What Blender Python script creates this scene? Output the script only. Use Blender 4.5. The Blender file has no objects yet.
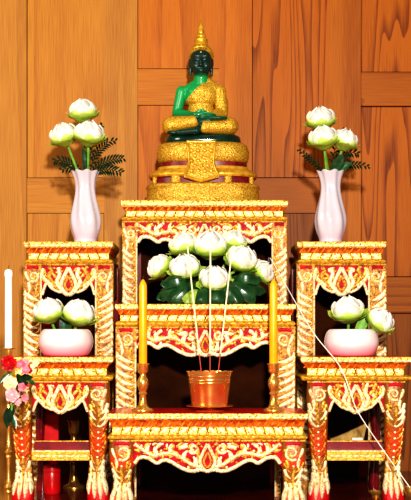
import bpy, bmesh, math, random
from mathutils import Vector, Matrix
random.seed(7)
C = bpy.context.scene.collection
PI = math.pi
F, CAMY, HOR = 1200.0, -3.75, 330.0
ZH = 171 * 3.09 / F            # eye height above the dais

def W(px, py, Y):
    d = Y - CAMY
    return Vector(((px - 205.5) * d / F, Y, ZH - (py - HOR) * d / F))

# ------------------------------------------------------------------ materials
def new_mat(name):
    m = bpy.data.materials.new(name); m.use_nodes = True
    nt = m.node_tree
    return m, nt, nt.nodes['Principled BSDF']

def setp(p, **k):
    for a, v in k.items():
        p.inputs[a.replace('_', ' ')].default_value = v

def rgba(c): return (c[0], c[1], c[2], 1)

def noise_mat(name, c1, c2, scale=60, metallic=0, rough=0.4, bump=0.0, bscale=None, lo=.35, hi=.65, dist=0.002, coat=0, detail=3, sss=0, voro=False):
    m, nt, p = new_mat(name)
    tc = nt.nodes.new('ShaderNodeTexCoord')
    n = nt.nodes.new('ShaderNodeTexNoise'); n.inputs['Scale'].default_value = scale; n.inputs['Detail'].default_value = detail
    nt.links.new(tc.outputs['Object'], n.inputs['Vector'])
    r = nt.nodes.new('ShaderNodeValToRGB')
    r.color_ramp.elements[0].position = lo; r.color_ramp.elements[1].position = hi
    r.color_ramp.elements[0].color = rgba(c1); r.color_ramp.elements[1].color = rgba(c2)
    nt.links.new(n.outputs['Fac'], r.inputs['Fac'])
    nt.links.new(r.outputs['Color'], p.inputs['Base Color'])
    setp(p, Metallic=metallic, Roughness=rough, Coat_Weight=coat)
    if sss:
        setp(p, Subsurface_Weight=sss); p.inputs['Subsurface Radius'].default_value = (.01, .01, .006); p.inputs['Subsurface Scale'].default_value = .5
    if bump:
        if voro:
            b_n = nt.nodes.new('ShaderNodeTexVoronoi')
            out = b_n.outputs['Distance']
        else:
            b_n = nt.nodes.new('ShaderNodeTexNoise'); b_n.inputs['Detail'].default_value = 2
            out = b_n.outputs['Fac']
        b_n.inputs['Scale'].default_value = bscale or scale * 2
        nt.links.new(tc.outputs['Object'], b_n.inputs['Vector'])
        b = nt.nodes.new('ShaderNodeBump'); b.inputs['Strength'].default_value = bump; b.inputs['Distance'].default_value = dist
        nt.links.new(out, b.inputs['Height']); nt.links.new(b.outputs['Normal'], p.inputs['Normal'])
    return m

def zramp_mat(name, stops, axis='Z', metallic=0, rough=.4, bump=0, bscale=200, jitter=0, dist=.002, coat=0, trans=0, sss=0):
    """colour runs along one object axis: stops = [(metres, colour)]"""
    m, nt, p = new_mat(name)
    tc = nt.nodes.new('ShaderNodeTexCoord')
    sx = nt.nodes.new('ShaderNodeSeparateXYZ'); nt.links.new(tc.outputs['Object'], sx.inputs[0])
    lo, hi = stops[0][0], stops[-1][0]
    src = sx.outputs[axis]
    if jitter:
        n = nt.nodes.new('ShaderNodeTexNoise'); n.inputs['Scale'].default_value = 70
        nt.links.new(tc.outputs['Object'], n.inputs['Vector'])
        s = nt.nodes.new('ShaderNodeMath'); s.operation = 'MULTIPLY_ADD'; s.inputs[1].default_value = jitter; s.inputs[2].default_value = -jitter / 2
        nt.links.new(n.outputs['Fac'], s.inputs[0])
        a = nt.nodes.new('ShaderNodeMath'); a.operation = 'ADD'
        nt.links.new(src, a.inputs[0]); nt.links.new(s.outputs[0], a.inputs[1]); src = a.outputs[0]
    mr = nt.nodes.new('ShaderNodeMapRange'); mr.inputs['From Min'].default_value = lo; mr.inputs['From Max'].default_value = hi
    nt.links.new(src, mr.inputs['Value'])
    r = nt.nodes.new('ShaderNodeValToRGB'); nt.links.new(mr.outputs[0], r.inputs['Fac'])
    els = r.color_ramp.elements
    els[0].position = 0; els[0].color = rgba(stops[0][1]); els[1].position = 1; els[1].color = rgba(stops[-1][1])
    for z, c in stops[1:-1]:
        e = els.new((z - lo) / (hi - lo)); e.color = rgba(c)
    nt.links.new(r.outputs['Color'], p.inputs['Base Color'])
    setp(p, Metallic=metallic, Roughness=rough, Coat_Weight=coat, Transmission_Weight=trans)
    if sss:
        setp(p, Subsurface_Weight=sss); p.inputs['Subsurface Radius'].default_value = (.008, .01, .006); p.inputs['Subsurface Scale'].default_value = .5
    if bump:
        b_n = nt.nodes.new('ShaderNodeTexNoise'); b_n.inputs['Scale'].default_value = bscale
        nt.links.new(tc.outputs['Object'], b_n.inputs['Vector'])
        b = nt.nodes.new('ShaderNodeBump'); b.inputs['Strength'].default_value = bump; b.inputs['Distance'].default_value = dist
        nt.links.new(b_n.outputs['Fac'], b.inputs['Height']); nt.links.new(b.outputs['Normal'], p.inputs['Normal'])
    return m

def wood_mat(name, light, dark, horizontal=False, seed=0.0, rings=9.0, contrast=1.0, stretch=.07, xs=5.0):
    light = (light[0] * .60, light[1] * .70, light[2] * .62); dark = (dark[0] * .47, dark[1] * .49, dark[2] * .5)
    m, nt, p = new_mat(name)
    tc = nt.nodes.new('ShaderNodeTexCoord')
    mp = nt.nodes.new('ShaderNodeMapping'); mp.inputs['Location'].default_value = (seed, 0, seed * 1.7)
    mp.inputs['Scale'].default_value = (xs * stretch, 1, xs) if horizontal else (xs, 1, xs * stretch)
    nt.links.new(tc.outputs['Object'], mp.inputs['Vector'])
    n = nt.nodes.new('ShaderNodeTexNoise'); n.inputs['Scale'].default_value = 1.0; n.inputs['Detail'].default_value = 2.0; n.inputs['Roughness'].default_value = .35
    nt.links.new(mp.outputs[0], n.inputs['Vector'])
    mul = nt.nodes.new('ShaderNodeMath'); mul.operation = 'MULTIPLY'; mul.inputs[1].default_value = rings
    nt.links.new(n.outputs['Fac'], mul.inputs[0])
    fr = nt.nodes.new('ShaderNodeMath'); fr.operation = 'FRACT'; nt.links.new(mul.outputs[0], fr.inputs[0])
    ramp = nt.nodes.new('ShaderNodeValToRGB')
    e = ramp.color_ramp.elements
    e[0].position = 0.0; e[0].color = (1, 1, 1, 1)
    e[1].position = 1.0; e[1].color = (.15, .15, .15, 1)
    k = e.new(.62); k.color = (.75, .75, .75, 1)
    k = e.new(.95); k.color = (0, 0, 0, 1)
    nt.links.new(fr.outputs[0], ramp.inputs['Fac'])
    mp2 = nt.nodes.new('ShaderNodeMapping'); mp2.inputs['Location'].default_value = (seed, 0, 0)
    mp2.inputs['Scale'].default_value = (9, 1, 420) if horizontal else (420, 1, 9)
    nt.links.new(tc.outputs['Object'], mp2.inputs['Vector'])
    n2 = nt.nodes.new('ShaderNodeTexNoise'); n2.inputs['Scale'].default_value = 1; n2.inputs['Detail'].default_value = 3
    nt.links.new(mp2.outputs[0], n2.inputs['Vector'])
    mx = nt.nodes.new('ShaderNodeMath'); mx.operation = 'MULTIPLY_ADD'; mx.inputs[1].default_value = .45 * contrast
    nt.links.new(ramp.outputs['Color'], mx.inputs[0])
    f2 = nt.nodes.new('ShaderNodeMath'); f2.operation = 'MULTIPLY_ADD'; f2.inputs[1].default_value = .9; f2.inputs[2].default_value = -.02 + .25 * (1 - contrast)
    nt.links.new(n2.outputs['Fac'], f2.inputs[0]); nt.links.new(f2.outputs[0], mx.inputs[2])
    col = nt.nodes.new('ShaderNodeValToRGB')
    col.color_ramp.elements[0].position = .25; col.color_ramp.elements[0].color = rgba(dark)
    col.color_ramp.elements[1].position = .85; col.color_ramp.elements[1].color = rgba(light)
    nt.links.new(mx.outputs[0], col.inputs['Fac'])
    nt.links.new(col.outputs['Color'], p.inputs['Base Color'])
    setp(p, Roughness=.5); p.inputs['Specular IOR Level'].default_value = .2
    return m

GOLD = noise_mat('gold_leaf', (.26, .085, .004), (.92, .56, .10), 170, .3, .33, .6, 300, lo=.36, hi=.55)
GOLD_PALE = noise_mat('pale_gold_leaf', (.62, .33, .05), (.97, .87, .56), 190, .1, .35, .6, 330, lo=.33, hi=.52)
GOLD_DEEP = noise_mat('shaded_deep_gold', (.13, .035, .003), (.45, .19, .015), 110, .4, .4, .6, 240)  # deep gold; its dark tone also paints shade into the carving gaps
GOLD_YEL = noise_mat('yellow_gold', (.48, .22, .01), (.86, .53, .07), 150, .4, .35, .4, 300)
ORANGE = noise_mat('orange_lacquer', (.42, .035, .003), (.85, .20, .015), 85, .2, .35, .5, 200)
RED = noise_mat('red_lacquer', (.26, .001, .010), (.52, .004, .022), 60, 0, .5, .2, 200)
RED.node_tree.nodes['Principled BSDF'].inputs['Specular IOR Level'].default_value = .15
COVE_RIB = noise_mat('orange_gilding', (.60, .14, .008), (1.0, .45, .06), 80, .3, .35, .4, 200)
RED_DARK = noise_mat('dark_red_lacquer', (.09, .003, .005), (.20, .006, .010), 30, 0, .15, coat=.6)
RED_RAIL = noise_mat('red_lacquer_rail', (.12, .002, .006), (.24, .004, .010), 30, 0, .35)
RED_TOP = noise_mat('red_lacquer_board', (.55, .006, .010), (.80, .014, .018), 30, 0, .3, coat=.3)
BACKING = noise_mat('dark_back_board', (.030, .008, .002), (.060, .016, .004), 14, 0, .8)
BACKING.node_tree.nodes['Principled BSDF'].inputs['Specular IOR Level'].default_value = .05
BRASS_DARK = noise_mat('dim_brass', (.22, .11, .02), (.40, .22, .06), 50, .8, .3, .1, 200)  # brass darkened so the dimness under the table sits in its colour
BRASS = noise_mat('brass', (.62, .32, .06), (.90, .54, .15), 50, .78, .26, .1, 200)
COPPER = noise_mat('copper', (.80, .34, .08), (.98, .54, .20), 18, .85, .22, .08, 120)
WAX_Y = noise_mat('yellow_wax', (.90, .38, .004), (.96, .45, .008), 20, 0, .35, sss=.15)
WAX_W = noise_mat('white_wax', (.90, .86, .78), (1, .97, .92), 20, 0, .35, sss=.15)
WICK = noise_mat('wick', (.05, .03, .02), (.12, .08, .05), 300, 0, .9)
PORCELAIN = noise_mat('pink_white_porcelain', (.60, .54, .60), (.66, .62, .67), 8, 0, .14, coat=.5)
PETAL_W = zramp_mat('white_petal', [(-.03, (.50, .62, .22)), (-.008, (.76, .79, .58)), (.02, (.77, .76, .66)), (.045, (.80, .77, .71))], rough=.5, bump=.25, bscale=120, sss=.1)
PETAL_G = zramp_mat('green_petal', [(-.03, (.30, .45, .04)), (-.005, (.50, .65, .10)), (.02, (.72, .80, .32)), (.04, (.85, .88, .6))], rough=.5, bump=.25, bscale=150, jitter=.015, sss=.1)
STEM = noise_mat('stem_green', (.12, .30, .03), (.22, .45, .06), 60, 0, .45)
FERN = noise_mat('dark_fern', (.003, .016, .005), (.010, .035, .010), 90, 0, .7)
FERN.node_tree.nodes['Principled BSDF'].inputs['Specular IOR Level'].default_value = .15
LEAF_D = noise_mat('dark_leaf', (.006, .040, .010), (.022, .095, .024), 40, 0, .28, .3, 90)
LEAF_L = noise_mat('light_leaf', (.22, .34, .04), (.45, .58, .10), 60, 0, .35)
INCENSE = noise_mat('incense_paste', (.80, .66, .42), (.92, .82, .62), 200, 0, .8)
STICK = noise_mat('red_incense_stick', (.42, .05, .03), (.60, .11, .06), 90, 0, .6)
ASH = noise_mat('ash', (.28, .24, .2), (.5, .45, .4), 300, 0, .95, .8, 500)
THREAD = noise_mat('white_thread', (.85, .8, .7), (.95, .92, .85), 400, 0, .8)
ROSE_R = noise_mat('red_petal', (.30, .001, .004), (.62, .005, .010), 90, 0, .5)
ROSE_P = noise_mat('pink_petal', (.62, .10, .15), (.80, .30, .36), 90, 0, .5)
ROSE_PP = noise_mat('pale_pink_petal', (.72, .30, .34), (.84, .52, .53), 90, 0, .5)
ROSE_C = noise_mat('cream_petal', (.66, .52, .22), (.84, .76, .52), 90, 0, .5)
ROBE = noise_mat('gilded_cloth', (.44, .22, .010), (.88, .57, .075), 220, .35, .36, .6, 330, dist=.0022, voro=True)
GILT = noise_mat('gilded_plaster', (.36, .175, .008), (.80, .51, .065), 230, .35, .36, .6, 300, dist=.0022, voro=True)
GILT_S = noise_mat('smooth_gilding', (.55, .28, .015), (.82, .50, .06), 60, .4, .3, .3, 300)
NICHE = noise_mat('red_niche', (.12, .004, .008), (.25, .01, .015), 50, 0, .35)
KHAKI = noise_mat('khaki_cloth', (.34, .20, .05), (.62, .42, .14), 40, 0, .8, .5, 120)
PAPER = noise_mat('white_paper', (.75, .72, .68), (.9, .87, .82), 50, 0, .8)
RED_BOX = noise_mat('red_card', (.45, .004, .006), (.65, .008, .01), 20, 0, .3)
DAIS = noise_mat('dark_red_floor', (.08, .007, .004), (.15, .014, .008), 12, 0, .25, coat=.3)
FLOOR = noise_mat('orange_wood_floor', (.30, .09, .01), (.50, .18, .03), 12, 0, .4)

# ------------------------------------------------------------------ mesh helpers
def obj(name, bm, mats, parent=None, smooth=True, loc=None):
    me = bpy.data.meshes.new(name)
    bmesh.ops.recalc_face_normals(bm, faces=bm.faces)
    bm.to_mesh(me); bm.free()
    if not isinstance(mats, (list, tuple)): mats = [mats]
    for m in mats: me.materials.append(m)
    if smooth:
        me.shade_smooth()
        try: me.set_sharp_from_angle(angle=math.radians(42))
        except Exception: pass
    o = bpy.data.objects.new(name, me); C.objects.link(o)
    if parent: o.parent = parent
    if loc is not None: o.location = loc
    return o

def tag(o, label, cat, group=None):
    o['label'] = label; o['category'] = cat
    if group: o['group'] = group
    return o

def thing(name, label, cat, loc=(0, 0, 0), rotz=0, group=None):
    o = bpy.data.objects.new(name, None); C.objects.link(o)
    o.empty_display_size = .02
    o.location = loc; o.rotation_euler = (0, 0, rotz)
    return tag(o, label, cat, group)

def child_copy(src, parent):
    c = src.copy(); C.objects.link(c); c.parent = parent
    return c

def box(bm, x0, x1, y0, y1, z0, z1, mat=0):
    vs = [bm.verts.new((x, y, z)) for z in (z0, z1) for x, y in ((x0, y0), (x1, y0), (x1, y1), (x0, y1))]
    for f in ((0, 1, 2, 3), (4, 5, 6, 7), (0, 1, 5, 4), (1, 2, 6, 5), (2, 3, 7, 6), (3, 0, 4, 7)):
        bm.faces.new([vs[i] for i in f]).material_index = mat

def rings_loft(bm, rings, mat=0, cap0=True, cap1=True, matcap=None):
    R = [[bm.verts.new(p) for p in r] for r in rings]
    n = len(R[0])
    for a, b in zip(R, R[1:]):
        for i in range(n):
            j = (i + 1) % n
            bm.faces.new((a[i], a[j], b[j], b[i])).material_index = mat
    if cap0: bm.faces.new(R[0]).material_index = mat
    if cap1: bm.faces.new(R[-1]).material_index = mat if matcap is None else matcap
    return R

def rect_loft(bm, prof, hw, depth, mat=0, topmat=None, x0=0):
    """prof: (z, off) bottom to top"""
    rings = [[(x0 - hw - o, -o, z), (x0 + hw + o, -o, z), (x0 + hw + o, depth + o * .3, z), (x0 - hw - o, depth + o * .3, z)] for z, o in prof]
    rings_loft(bm, rings, mat, matcap=topmat)

def se_ring(a, b, z, n=2.0, seg=64, cx=0, cy=0):
    out = []
    for i in range(seg):
        t = 2 * PI * i / seg
        c, s = math.cos(t), math.sin(t)
        out.append((cx + a * math.copysign(abs(c) ** (2 / n), c), cy + b * math.copysign(abs(s) ** (2 / n), s), z))
    return out

def lathe(bm, prof, seg=40, mat=0, cx=0, cy=0, wave=None, cap0=True, cap1=True):
    rings = []
    for k, (r, z) in enumerate(prof):
        ring = []
        for i in range(seg):
            t = 2 * PI * i / seg
            rr, zz = r, z
            if wave: rr, zz = wave(k, t, r, z)
            ring.append((cx + rr * math.cos(t), cy + rr * math.sin(t), zz))
        rings.append(ring)
    rings_loft(bm, rings, mat, cap0, cap1)

def catmull(pts, sub=5, closed=False):
    P = [Vector(p) for p in pts]; n = len(P); out = []
    if n < 3 and not closed: return [P[0].lerp(P[1], i / sub) for i in range(sub + 1)]
    rng = range(n if closed else n - 1)
    for i in rng:
        if closed: p0, p1, p2, p3 = P[i - 1], P[i], P[(i + 1) % n], P[(i + 2) % n]
        else: p0, p1, p2, p3 = P[max(i - 1, 0)], P[i], P[i + 1], P[min(i + 2, n - 1)]
        for k in range(sub):
            t = k / sub
            out.append(.5 * ((2 * p1) + (p2 - p0) * t + (2 * p0 - 5 * p1 + 4 * p2 - p3) * t * t + (3 * p1 - p0 - 3 * p2 + p3) * t ** 3))
    if not closed: out.append(P[-1])
    return out

def tube(bm, pts, radii, seg=8, mat=0, cap=True):
    P = [Vector(p) for p in pts]; n = len(P)
    if not isinstance(radii, (list, tuple)): radii = [radii] * n
    rings = []; prev = None
    for i in range(n):
        t = (P[min(i + 1, n - 1)] - P[max(i - 1, 0)]).normalized()
        if prev is None:
            up = Vector((0, 0, 1)) if abs(t.z) < .9 else Vector((1, 0, 0))
            u = t.cross(up).normalized()
        else:
            u = (prev - t * prev.dot(t)).normalized()
        prev = u; v = t.cross(u)
        rings.append([tuple(P[i] + radii[i] * (math.cos(2 * PI * k / seg) * u + math.sin(2 * PI * k / seg) * v)) for k in range(seg)])
    rings_loft(bm, rings, mat, cap, cap)

def ribbon(bm, pts, w, h, surf=lambda x, z: 0, mat=0, closed=False, taper=None):
    """carved stroke: ridge-shaped band following 2-D (x, z) points on the surface y = surf(x, z), rising towards -y"""
    P = [Vector((p[0], p[1])) for p in pts]; n = len(P)
    rows = []
    for i in range(n):
        if closed: t = P[(i + 1) % n] - P[i - 1]
        else: t = P[min(i + 1, n - 1)] - P[max(i - 1, 0)]
        if t.length < 1e-9: t = Vector((1, 0))
        t.normalize(); nn = Vector((-t.y, t.x))
        ww = w * (taper(i / (n - 1)) if taper else 1)
        hh = h * (max(.25, min(1, ww / w)) if taper else 1)
        row = []
        for a, b in ((-1, -.15), (-.62, .72), (0, 1), (.62, .72), (1, -.15)):
            q = P[i] + nn * (ww * a)
            row.append(bm.verts.new((q.x, surf(q.x, q.y) - hh * b, q.y)))
        rows.append(row)
    pairs = list(zip(rows, rows[1:]))
    if closed: pairs.append((rows[-1], rows[0]))
    for a, b in pairs:
        for k in range(4):
            bm.faces.new((a[k], a[k + 1], b[k + 1], b[k])).material_index = mat

LEAFT = lambda t: max(.06, (math.sin(PI * min(1, .12 + .88 * t) ** .75)) ** .8)
STROKE = lambda t: max(.25, min(1, 1.15 - .9 * t))

def leaf_pts(x, z, ang, ln, curl, n=7):
    pts = []; a = ang; st = ln / n
    for i in range(n + 1):
        pts.append((x, z)); a += curl / n
        x += math.cos(a) * st; z += math.sin(a) * st
    return pts

def spiral_pts(cx, cz, r0, r1, a0, turns, n=16):
    return [(cx + (r0 + (r1 - r0) * i / n) * math.cos(a0 + turns * 2 * PI * i / n), cz + (r0 + (r1 - r0) * i / n) * math.sin(a0 + turns * 2 * PI * i / n)) for i in range(n + 1)]

def dome(bm, x, y, z, r, h, mat=0, seg=8):
    ring0 = [bm.verts.new((x + r * math.cos(2 * PI * i / seg), y, z + r * math.sin(2 * PI * i / seg))) for i in range(seg)]
    ring1 = [bm.verts.new((x + r * .65 * math.cos(2 * PI * i / seg), y - h * .75, z + r * .65 * math.sin(2 * PI * i / seg))) for i in range(seg)]
    top = bm.verts.new((x, y - h, z))
    for i in range(seg):
        j = (i + 1) % seg
        bm.faces.new((ring0[i], ring0[j], ring1[j], ring1[i])).material_index = mat
        bm.faces.new((ring1[i], ring1[j], top)).material_index = mat

def interp(tab, x, col=1):
    if x <= tab[0][0]: return tab[0][col]
    for a, b in zip(tab, tab[1:]):
        if x <= b[0]:
            t = (x - a[0]) / (b[0] - a[0]); return a[col] + (b[col] - a[col]) * t
    return tab[-1][col]

# ------------------------------------------------------------------ room shell
def panel_wall():
    bm = bmesh.new(); box(bm, -1.3, 1.3, .018, .05, -.45, 1.7)
    wall = obj('wall_back', bm, noise_mat('groove_shadow', (.05, .012, .003), (.08, .02, .005), 20, 0, .8), smooth=False)
    wall['kind'] = 'structure'; wall['label'] = 'orange wooden panelled wall behind the altar tables'
    m_left = wood_mat('teak_left', (.86, .33, .055), (.62, .18, .022), seed=1.3, rings=7, contrast=.55)
    m_left_s = wood_mat('teak_stile', (.82, .33, .065), (.60, .19, .03), seed=4.1, rings=5, contrast=.35)
    m_mid = wood_mat('teak_middle', (.84, .24, .022), (.58, .12, .010), seed=7.7, rings=6, contrast=.55)
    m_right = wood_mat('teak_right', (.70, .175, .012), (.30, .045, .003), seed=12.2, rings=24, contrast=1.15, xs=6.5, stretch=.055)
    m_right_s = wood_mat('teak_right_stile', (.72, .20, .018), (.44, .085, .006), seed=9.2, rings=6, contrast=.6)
    m_low = wood_mat('teak_right_low_shaded', (.48, .12, .012), (.17, .026, .003), seed=15.9, rings=24, contrast=1.15, xs=6.5, stretch=.055)  # darker boards; light falloff low on the right is put into their colour
    r_left = wood_mat('teak_rail_left', (.84, .32, .052), (.62, .19, .028), True, 3.3, 6, .5)
    r_mid = wood_mat('teak_rail_middle', (.82, .26, .028), (.56, .13, .012), True, 5.3, 6, .5)
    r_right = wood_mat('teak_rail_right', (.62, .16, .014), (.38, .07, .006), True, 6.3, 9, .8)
    def X(px): return (px - 205.5) * 3.75 / F
    def Z(py): return ZH - (py - HOR) * 3.75 / F
    def board(name, x0, x1, y0, y1, m, yf, g=.0009, gl=None, gr=None):
        bm = bmesh.new()
        box(bm, X(x0) + (g if gl is None else gl), X(x1) - (g if gr is None else gr), yf, .02, Z(y1) + g, Z(y0) - g)
        if gl is None and gr is None: bmesh.ops.bevel(bm, geom=[e for e in bm.edges], offset=.0012, segments=1, affect='EDGES')
        return obj(name, bm, m, wall, smooth=False)
    PAN, FRM = .007, 0.0
    top, bot = -80, 610
    board('stile', -60, 27, top, bot, m_left_s, FRM)
    board('panel', -190, -60, top, bot, m_left, PAN)
    FL = .0006
    board('panel', 27, 104, top, 178, m_left, FL, .0016, .0016, 0)
    board('rail', 27, 104, 178, 213, r_left, FRM, .0002, .0002, 0)
    board('panel', 27, 104, 213, bot, m_left, FL, .0016, .0016, .0012)
    board('stile', 104, 137.6, top, bot, m_left_s, FRM, .0003, 0, .0003)
    board('panel', 137.6, 219, top, 69, m_mid, FL, .0018, .0018, 0)
    board('rail', 137.6, 219, 69, 105, r_mid, FRM, .0003, .0003, 0)
    board('panel', 137.6, 219, 105, bot, m_mid, FL, .0018, .0018, 0)
    board('stile', 219, 252, top, bot, m_mid, FRM, .0003, 0, .0003)
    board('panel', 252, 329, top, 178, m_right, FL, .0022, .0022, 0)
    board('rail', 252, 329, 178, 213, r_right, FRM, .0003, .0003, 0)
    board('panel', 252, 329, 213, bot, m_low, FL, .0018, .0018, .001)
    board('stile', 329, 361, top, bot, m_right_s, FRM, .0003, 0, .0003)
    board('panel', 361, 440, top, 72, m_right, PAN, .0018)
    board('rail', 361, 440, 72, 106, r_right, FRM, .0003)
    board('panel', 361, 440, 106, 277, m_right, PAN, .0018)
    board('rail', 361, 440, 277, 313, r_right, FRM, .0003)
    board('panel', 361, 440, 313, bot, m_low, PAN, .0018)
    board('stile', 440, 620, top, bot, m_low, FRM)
panel_wall()

bm = bmesh.new(); box(bm, -2.2, 2.2, -4.6, .05, -.50, -.45)
o = obj('floor', bm, FLOOR, smooth=False); o['kind'] = 'structure'; o['label'] = 'orange brown wooden floor below the dais'
DX0 = (3 - 205.5) * 2.9 / F
bm = bmesh.new(); box(bm, DX0, 1.25, -1.05, -.003, -.4499, 0)
bmesh.ops.bevel(bm, geom=[e for e in bm.edges], offset=.006, segments=2, affect='EDGES')
o = obj('trim_1', bm, DAIS, smooth=False); o['kind'] = 'structure'; o['label'] = 'dark red dais carrying the altar tables'

# ------------------------------------------------------------------ altar tables
class Tab:
    pass

def make_table(name, label, cx, d, depth, hw, bhw, L, kind, inner, apron, group, wide=True, nin=5, leg=None, orange=None, shelf=None, back=True):
    """L = image rows of slab top, slab bottom, cove bottom, neck bottom, torus bottom (= apron top)"""
    s = d / F
    Zp = lambda py: ZH - (py - HOR) * s
    root = thing(name, label, 'altar table', ((cx - 205.5) * s, CAMY + d, 0), 0, group)
    T = Tab(); T.root = root; T.s = s; T.top = Zp(L[0]); T.Y0 = CAMY + d; T.depth = depth; T.X = root.location.x
    hwm, bm_hw = hw * s, bhw * s
    z0, z1, z2, z3, z4 = [Zp(v) for v in L]
    # slab
    bm = bmesh.new()
    rect_loft(bm, [(z1, -.002), (z1 + (z0 - z1) * .25, .0015), (z0 - .002, .002), (z0, .0005)], hwm - .002, depth, 0, 1)
    n = int(2 * hw / 5.2)
    zc = (z0 + z1) / 2
    for i in range(n):
        x = -hwm + (i + .5) * 2 * hwm / n
        sg = 1 if x < 0 else -1
        ribbon(bm, leaf_pts(x - sg * 2 * s, zc - 1.4 * s, PI / 2 - sg * .9, 5.2 * s, -sg * 1.2, 5), 1.25 * s, .0022, lambda a, b: -.0014, 2, taper=LEAFT)
    obj('table_top', bm, [GOLD, RED_TOP, GOLD_PALE], root)
    # cove under the slab
    bm = bmesh.new()
    rect_loft(bm, [(z2, -(nin - 1) * s), (z2 + (z1 - z2) * .45, -(nin - 1.6) * s), (z1 - .001, -2 * s), (z1 + .0005, -1.4 * s)], hwm, depth, 0)
    n = int(2 * hw / 7)
    for i in range(n):
        x = -hwm * .96 + (i + .5) * 2 * hwm * .96 / n
        ribbon(bm, leaf_pts(x - 2.6 * s, z2 + .3 * s, .75, 6.5 * s, .3, 4), 1.0 * s, .0018, lambda a, b: (nin - 1.4) * s - (b - z2) * .5, 1, taper=LEAFT)
    obj('cove_moulding', bm, [ORANGE, COVE_RIB], root)
    # neck with lotus-petal frieze
    bm = bmesh.new()
    nh = hwm - nin * s
    rect_loft(bm, [(z3, 0), (z2 + .0005, 0)], nh, depth - nin * s, 0)
    for v in bm.verts: v.co.y += nin * s
    n = int(2 * nh / s / 9.5) // 2 * 2
    for i in range(n):
        x = -nh + (i + .5) * 2 * nh / n
        hz = z2 - z3
        sg = 1 if i < n / 2 else -1
        ribbon(bm, [(x - sg * 3.4 * s, z3 + hz * .25), (x - sg * 1 * s, z3 + hz * .42), (x + sg * 1.2 * s, z3 + hz * .6), (x + sg * 3.6 * s, z3 + hz * .82)], 2.3 * s, .0028, lambda a, b: nin * s, 1, taper=lambda t: max(.2, math.sin(PI * (.1 + .8 * t))))
        ribbon(bm, [(x + sg * 3.6 * s, z3 + hz * .05), (x + sg * 6 * s, z3 + hz * .95)], .55 * s, .002, lambda a, b: nin * s, 2)
    obj('frieze', bm, [GOLD, GOLD_PALE, GOLD_DEEP], root)
    # torus
    bm = bmesh.new()
    zz = z3 - z4
    rect_loft(bm, [(z4 - .0004, -4 * s), (z4, -2.5 * s), (z4 + zz * .25, -.8 * s), (z4 + zz * .55, -.4 * s), (z4 + zz * .85, -1.4 * s), (z3 + .0004, -3.6 * s)], hwm, depth, 0)
    n = int(2 * hw / 8)
    for i in range(n):
        x = -hwm * .98 + (i + .5) * 2 * hwm * .98 / n
        ribbon(bm, [(x - 3.4 * s, z4 + zz * .55), (x, z4 + zz * .62), (x + 3.4 * s, z4 + zz * .45)], .9 * s, .0012, lambda a, b: .5 * s, 0, taper=lambda t: max(.15, math.sin(PI * t)))
    obj('torus_moulding', bm, GOLD_YEL, root)
    # ---------------- apron
    U = lambda u, v: (u * s, z4 - v * s)
    yA = .004
    surfA = lambda x, z: yA
    bm = bmesh.new()
    NS = 90
    xs = [-inner - 3 + 2 * (inner + 3) * i / NS for i in range(NS + 1)]
    cols = []
    for x in xs:
        v = interp(apron, abs(x))
        cols.append([bm.verts.new((x * s, yy, z4 + (.0 if k == 0 else -v * s))) for yy in (yA, yA + .012) for k in (0, 1)])
    for a, b in zip(cols, cols[1:]):
        for q, mt in (((0, 1), 0), ((1, 3), 1), ((3, 2), 0), ((2, 0), 0)):
            bm.faces.new((a[q[0]], b[q[0]], b[q[1]], a[q[1]])).material_index = mt
    def R(pts, w, h=.003, mat=2, taper=None, closed=False):
        for sg in (1, -1):
            ribbon(bm, [U(sg * p[0], p[1]) for p in pts], w * s, h, surfA, mat, closed, taper)
    bw = 2.0 if wide else 1.5
    R([(u, interp(apron, u) - bw * .9) for u in [inner * i / 40 for i in range(41)]], bw, .0042, 2)
    R([(u, 1) for u in (0, inner * .5, inner + 2)], 1.1, .003, 1)
    tipv = interp(apron, 0)
    def L_(u, v, a, ln, c, w=2.0, mat=1):
        pts = leaf_pts(u, v, a, ln, c)
        R(pts, w * 1.45, .004, mat, LEAFT)
    def V(pts, w, mat=1, h=.0045, taper=None): w *= 1.2 if wide else 1.45; R([tuple(p) for p in catmull(pts, 5)], w, h, mat, taper)
    k = tipv / 33.0
    # centre drop, two nested rings
    ring = lambda a, b, w_: [(0, a), (w_ * .55, a + (b - a) * .3), (w_, a + (b - a) * .62), (w_ * .6, a + (b - a) * .88), (0, b)]
    V(ring(4 * k, 31.5 * k, 7.5 * k), 1.5, 2, .006)
    V(ring(12 * k, 27 * k, 3.6 * k), 1.0, 1, .005)
    frnd = random.Random(int(cx))
    u = 8.5 if wide else 7.0
    while u < inner - 1:
        v = 4.5
        lim = interp(apron, u) - 4.5
        while v < lim:
            if frnd.random() < .85:
                a = frnd.choice((.5, -.5, 2.4, -2.3, 1.3)) + frnd.uniform(-.4, .4)
                pts = leaf_pts(u + frnd.uniform(-1, 1), v + frnd.uniform(-1, 1), a, frnd.uniform(4, 6), frnd.choice((-1.4, 1.4)), 5)
                R(pts, 1.25 if wide else 1.5, .0026, 1 if frnd.random() < .7 else 2, LEAFT)
            v += 5.6
        u += 5.2
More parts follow.
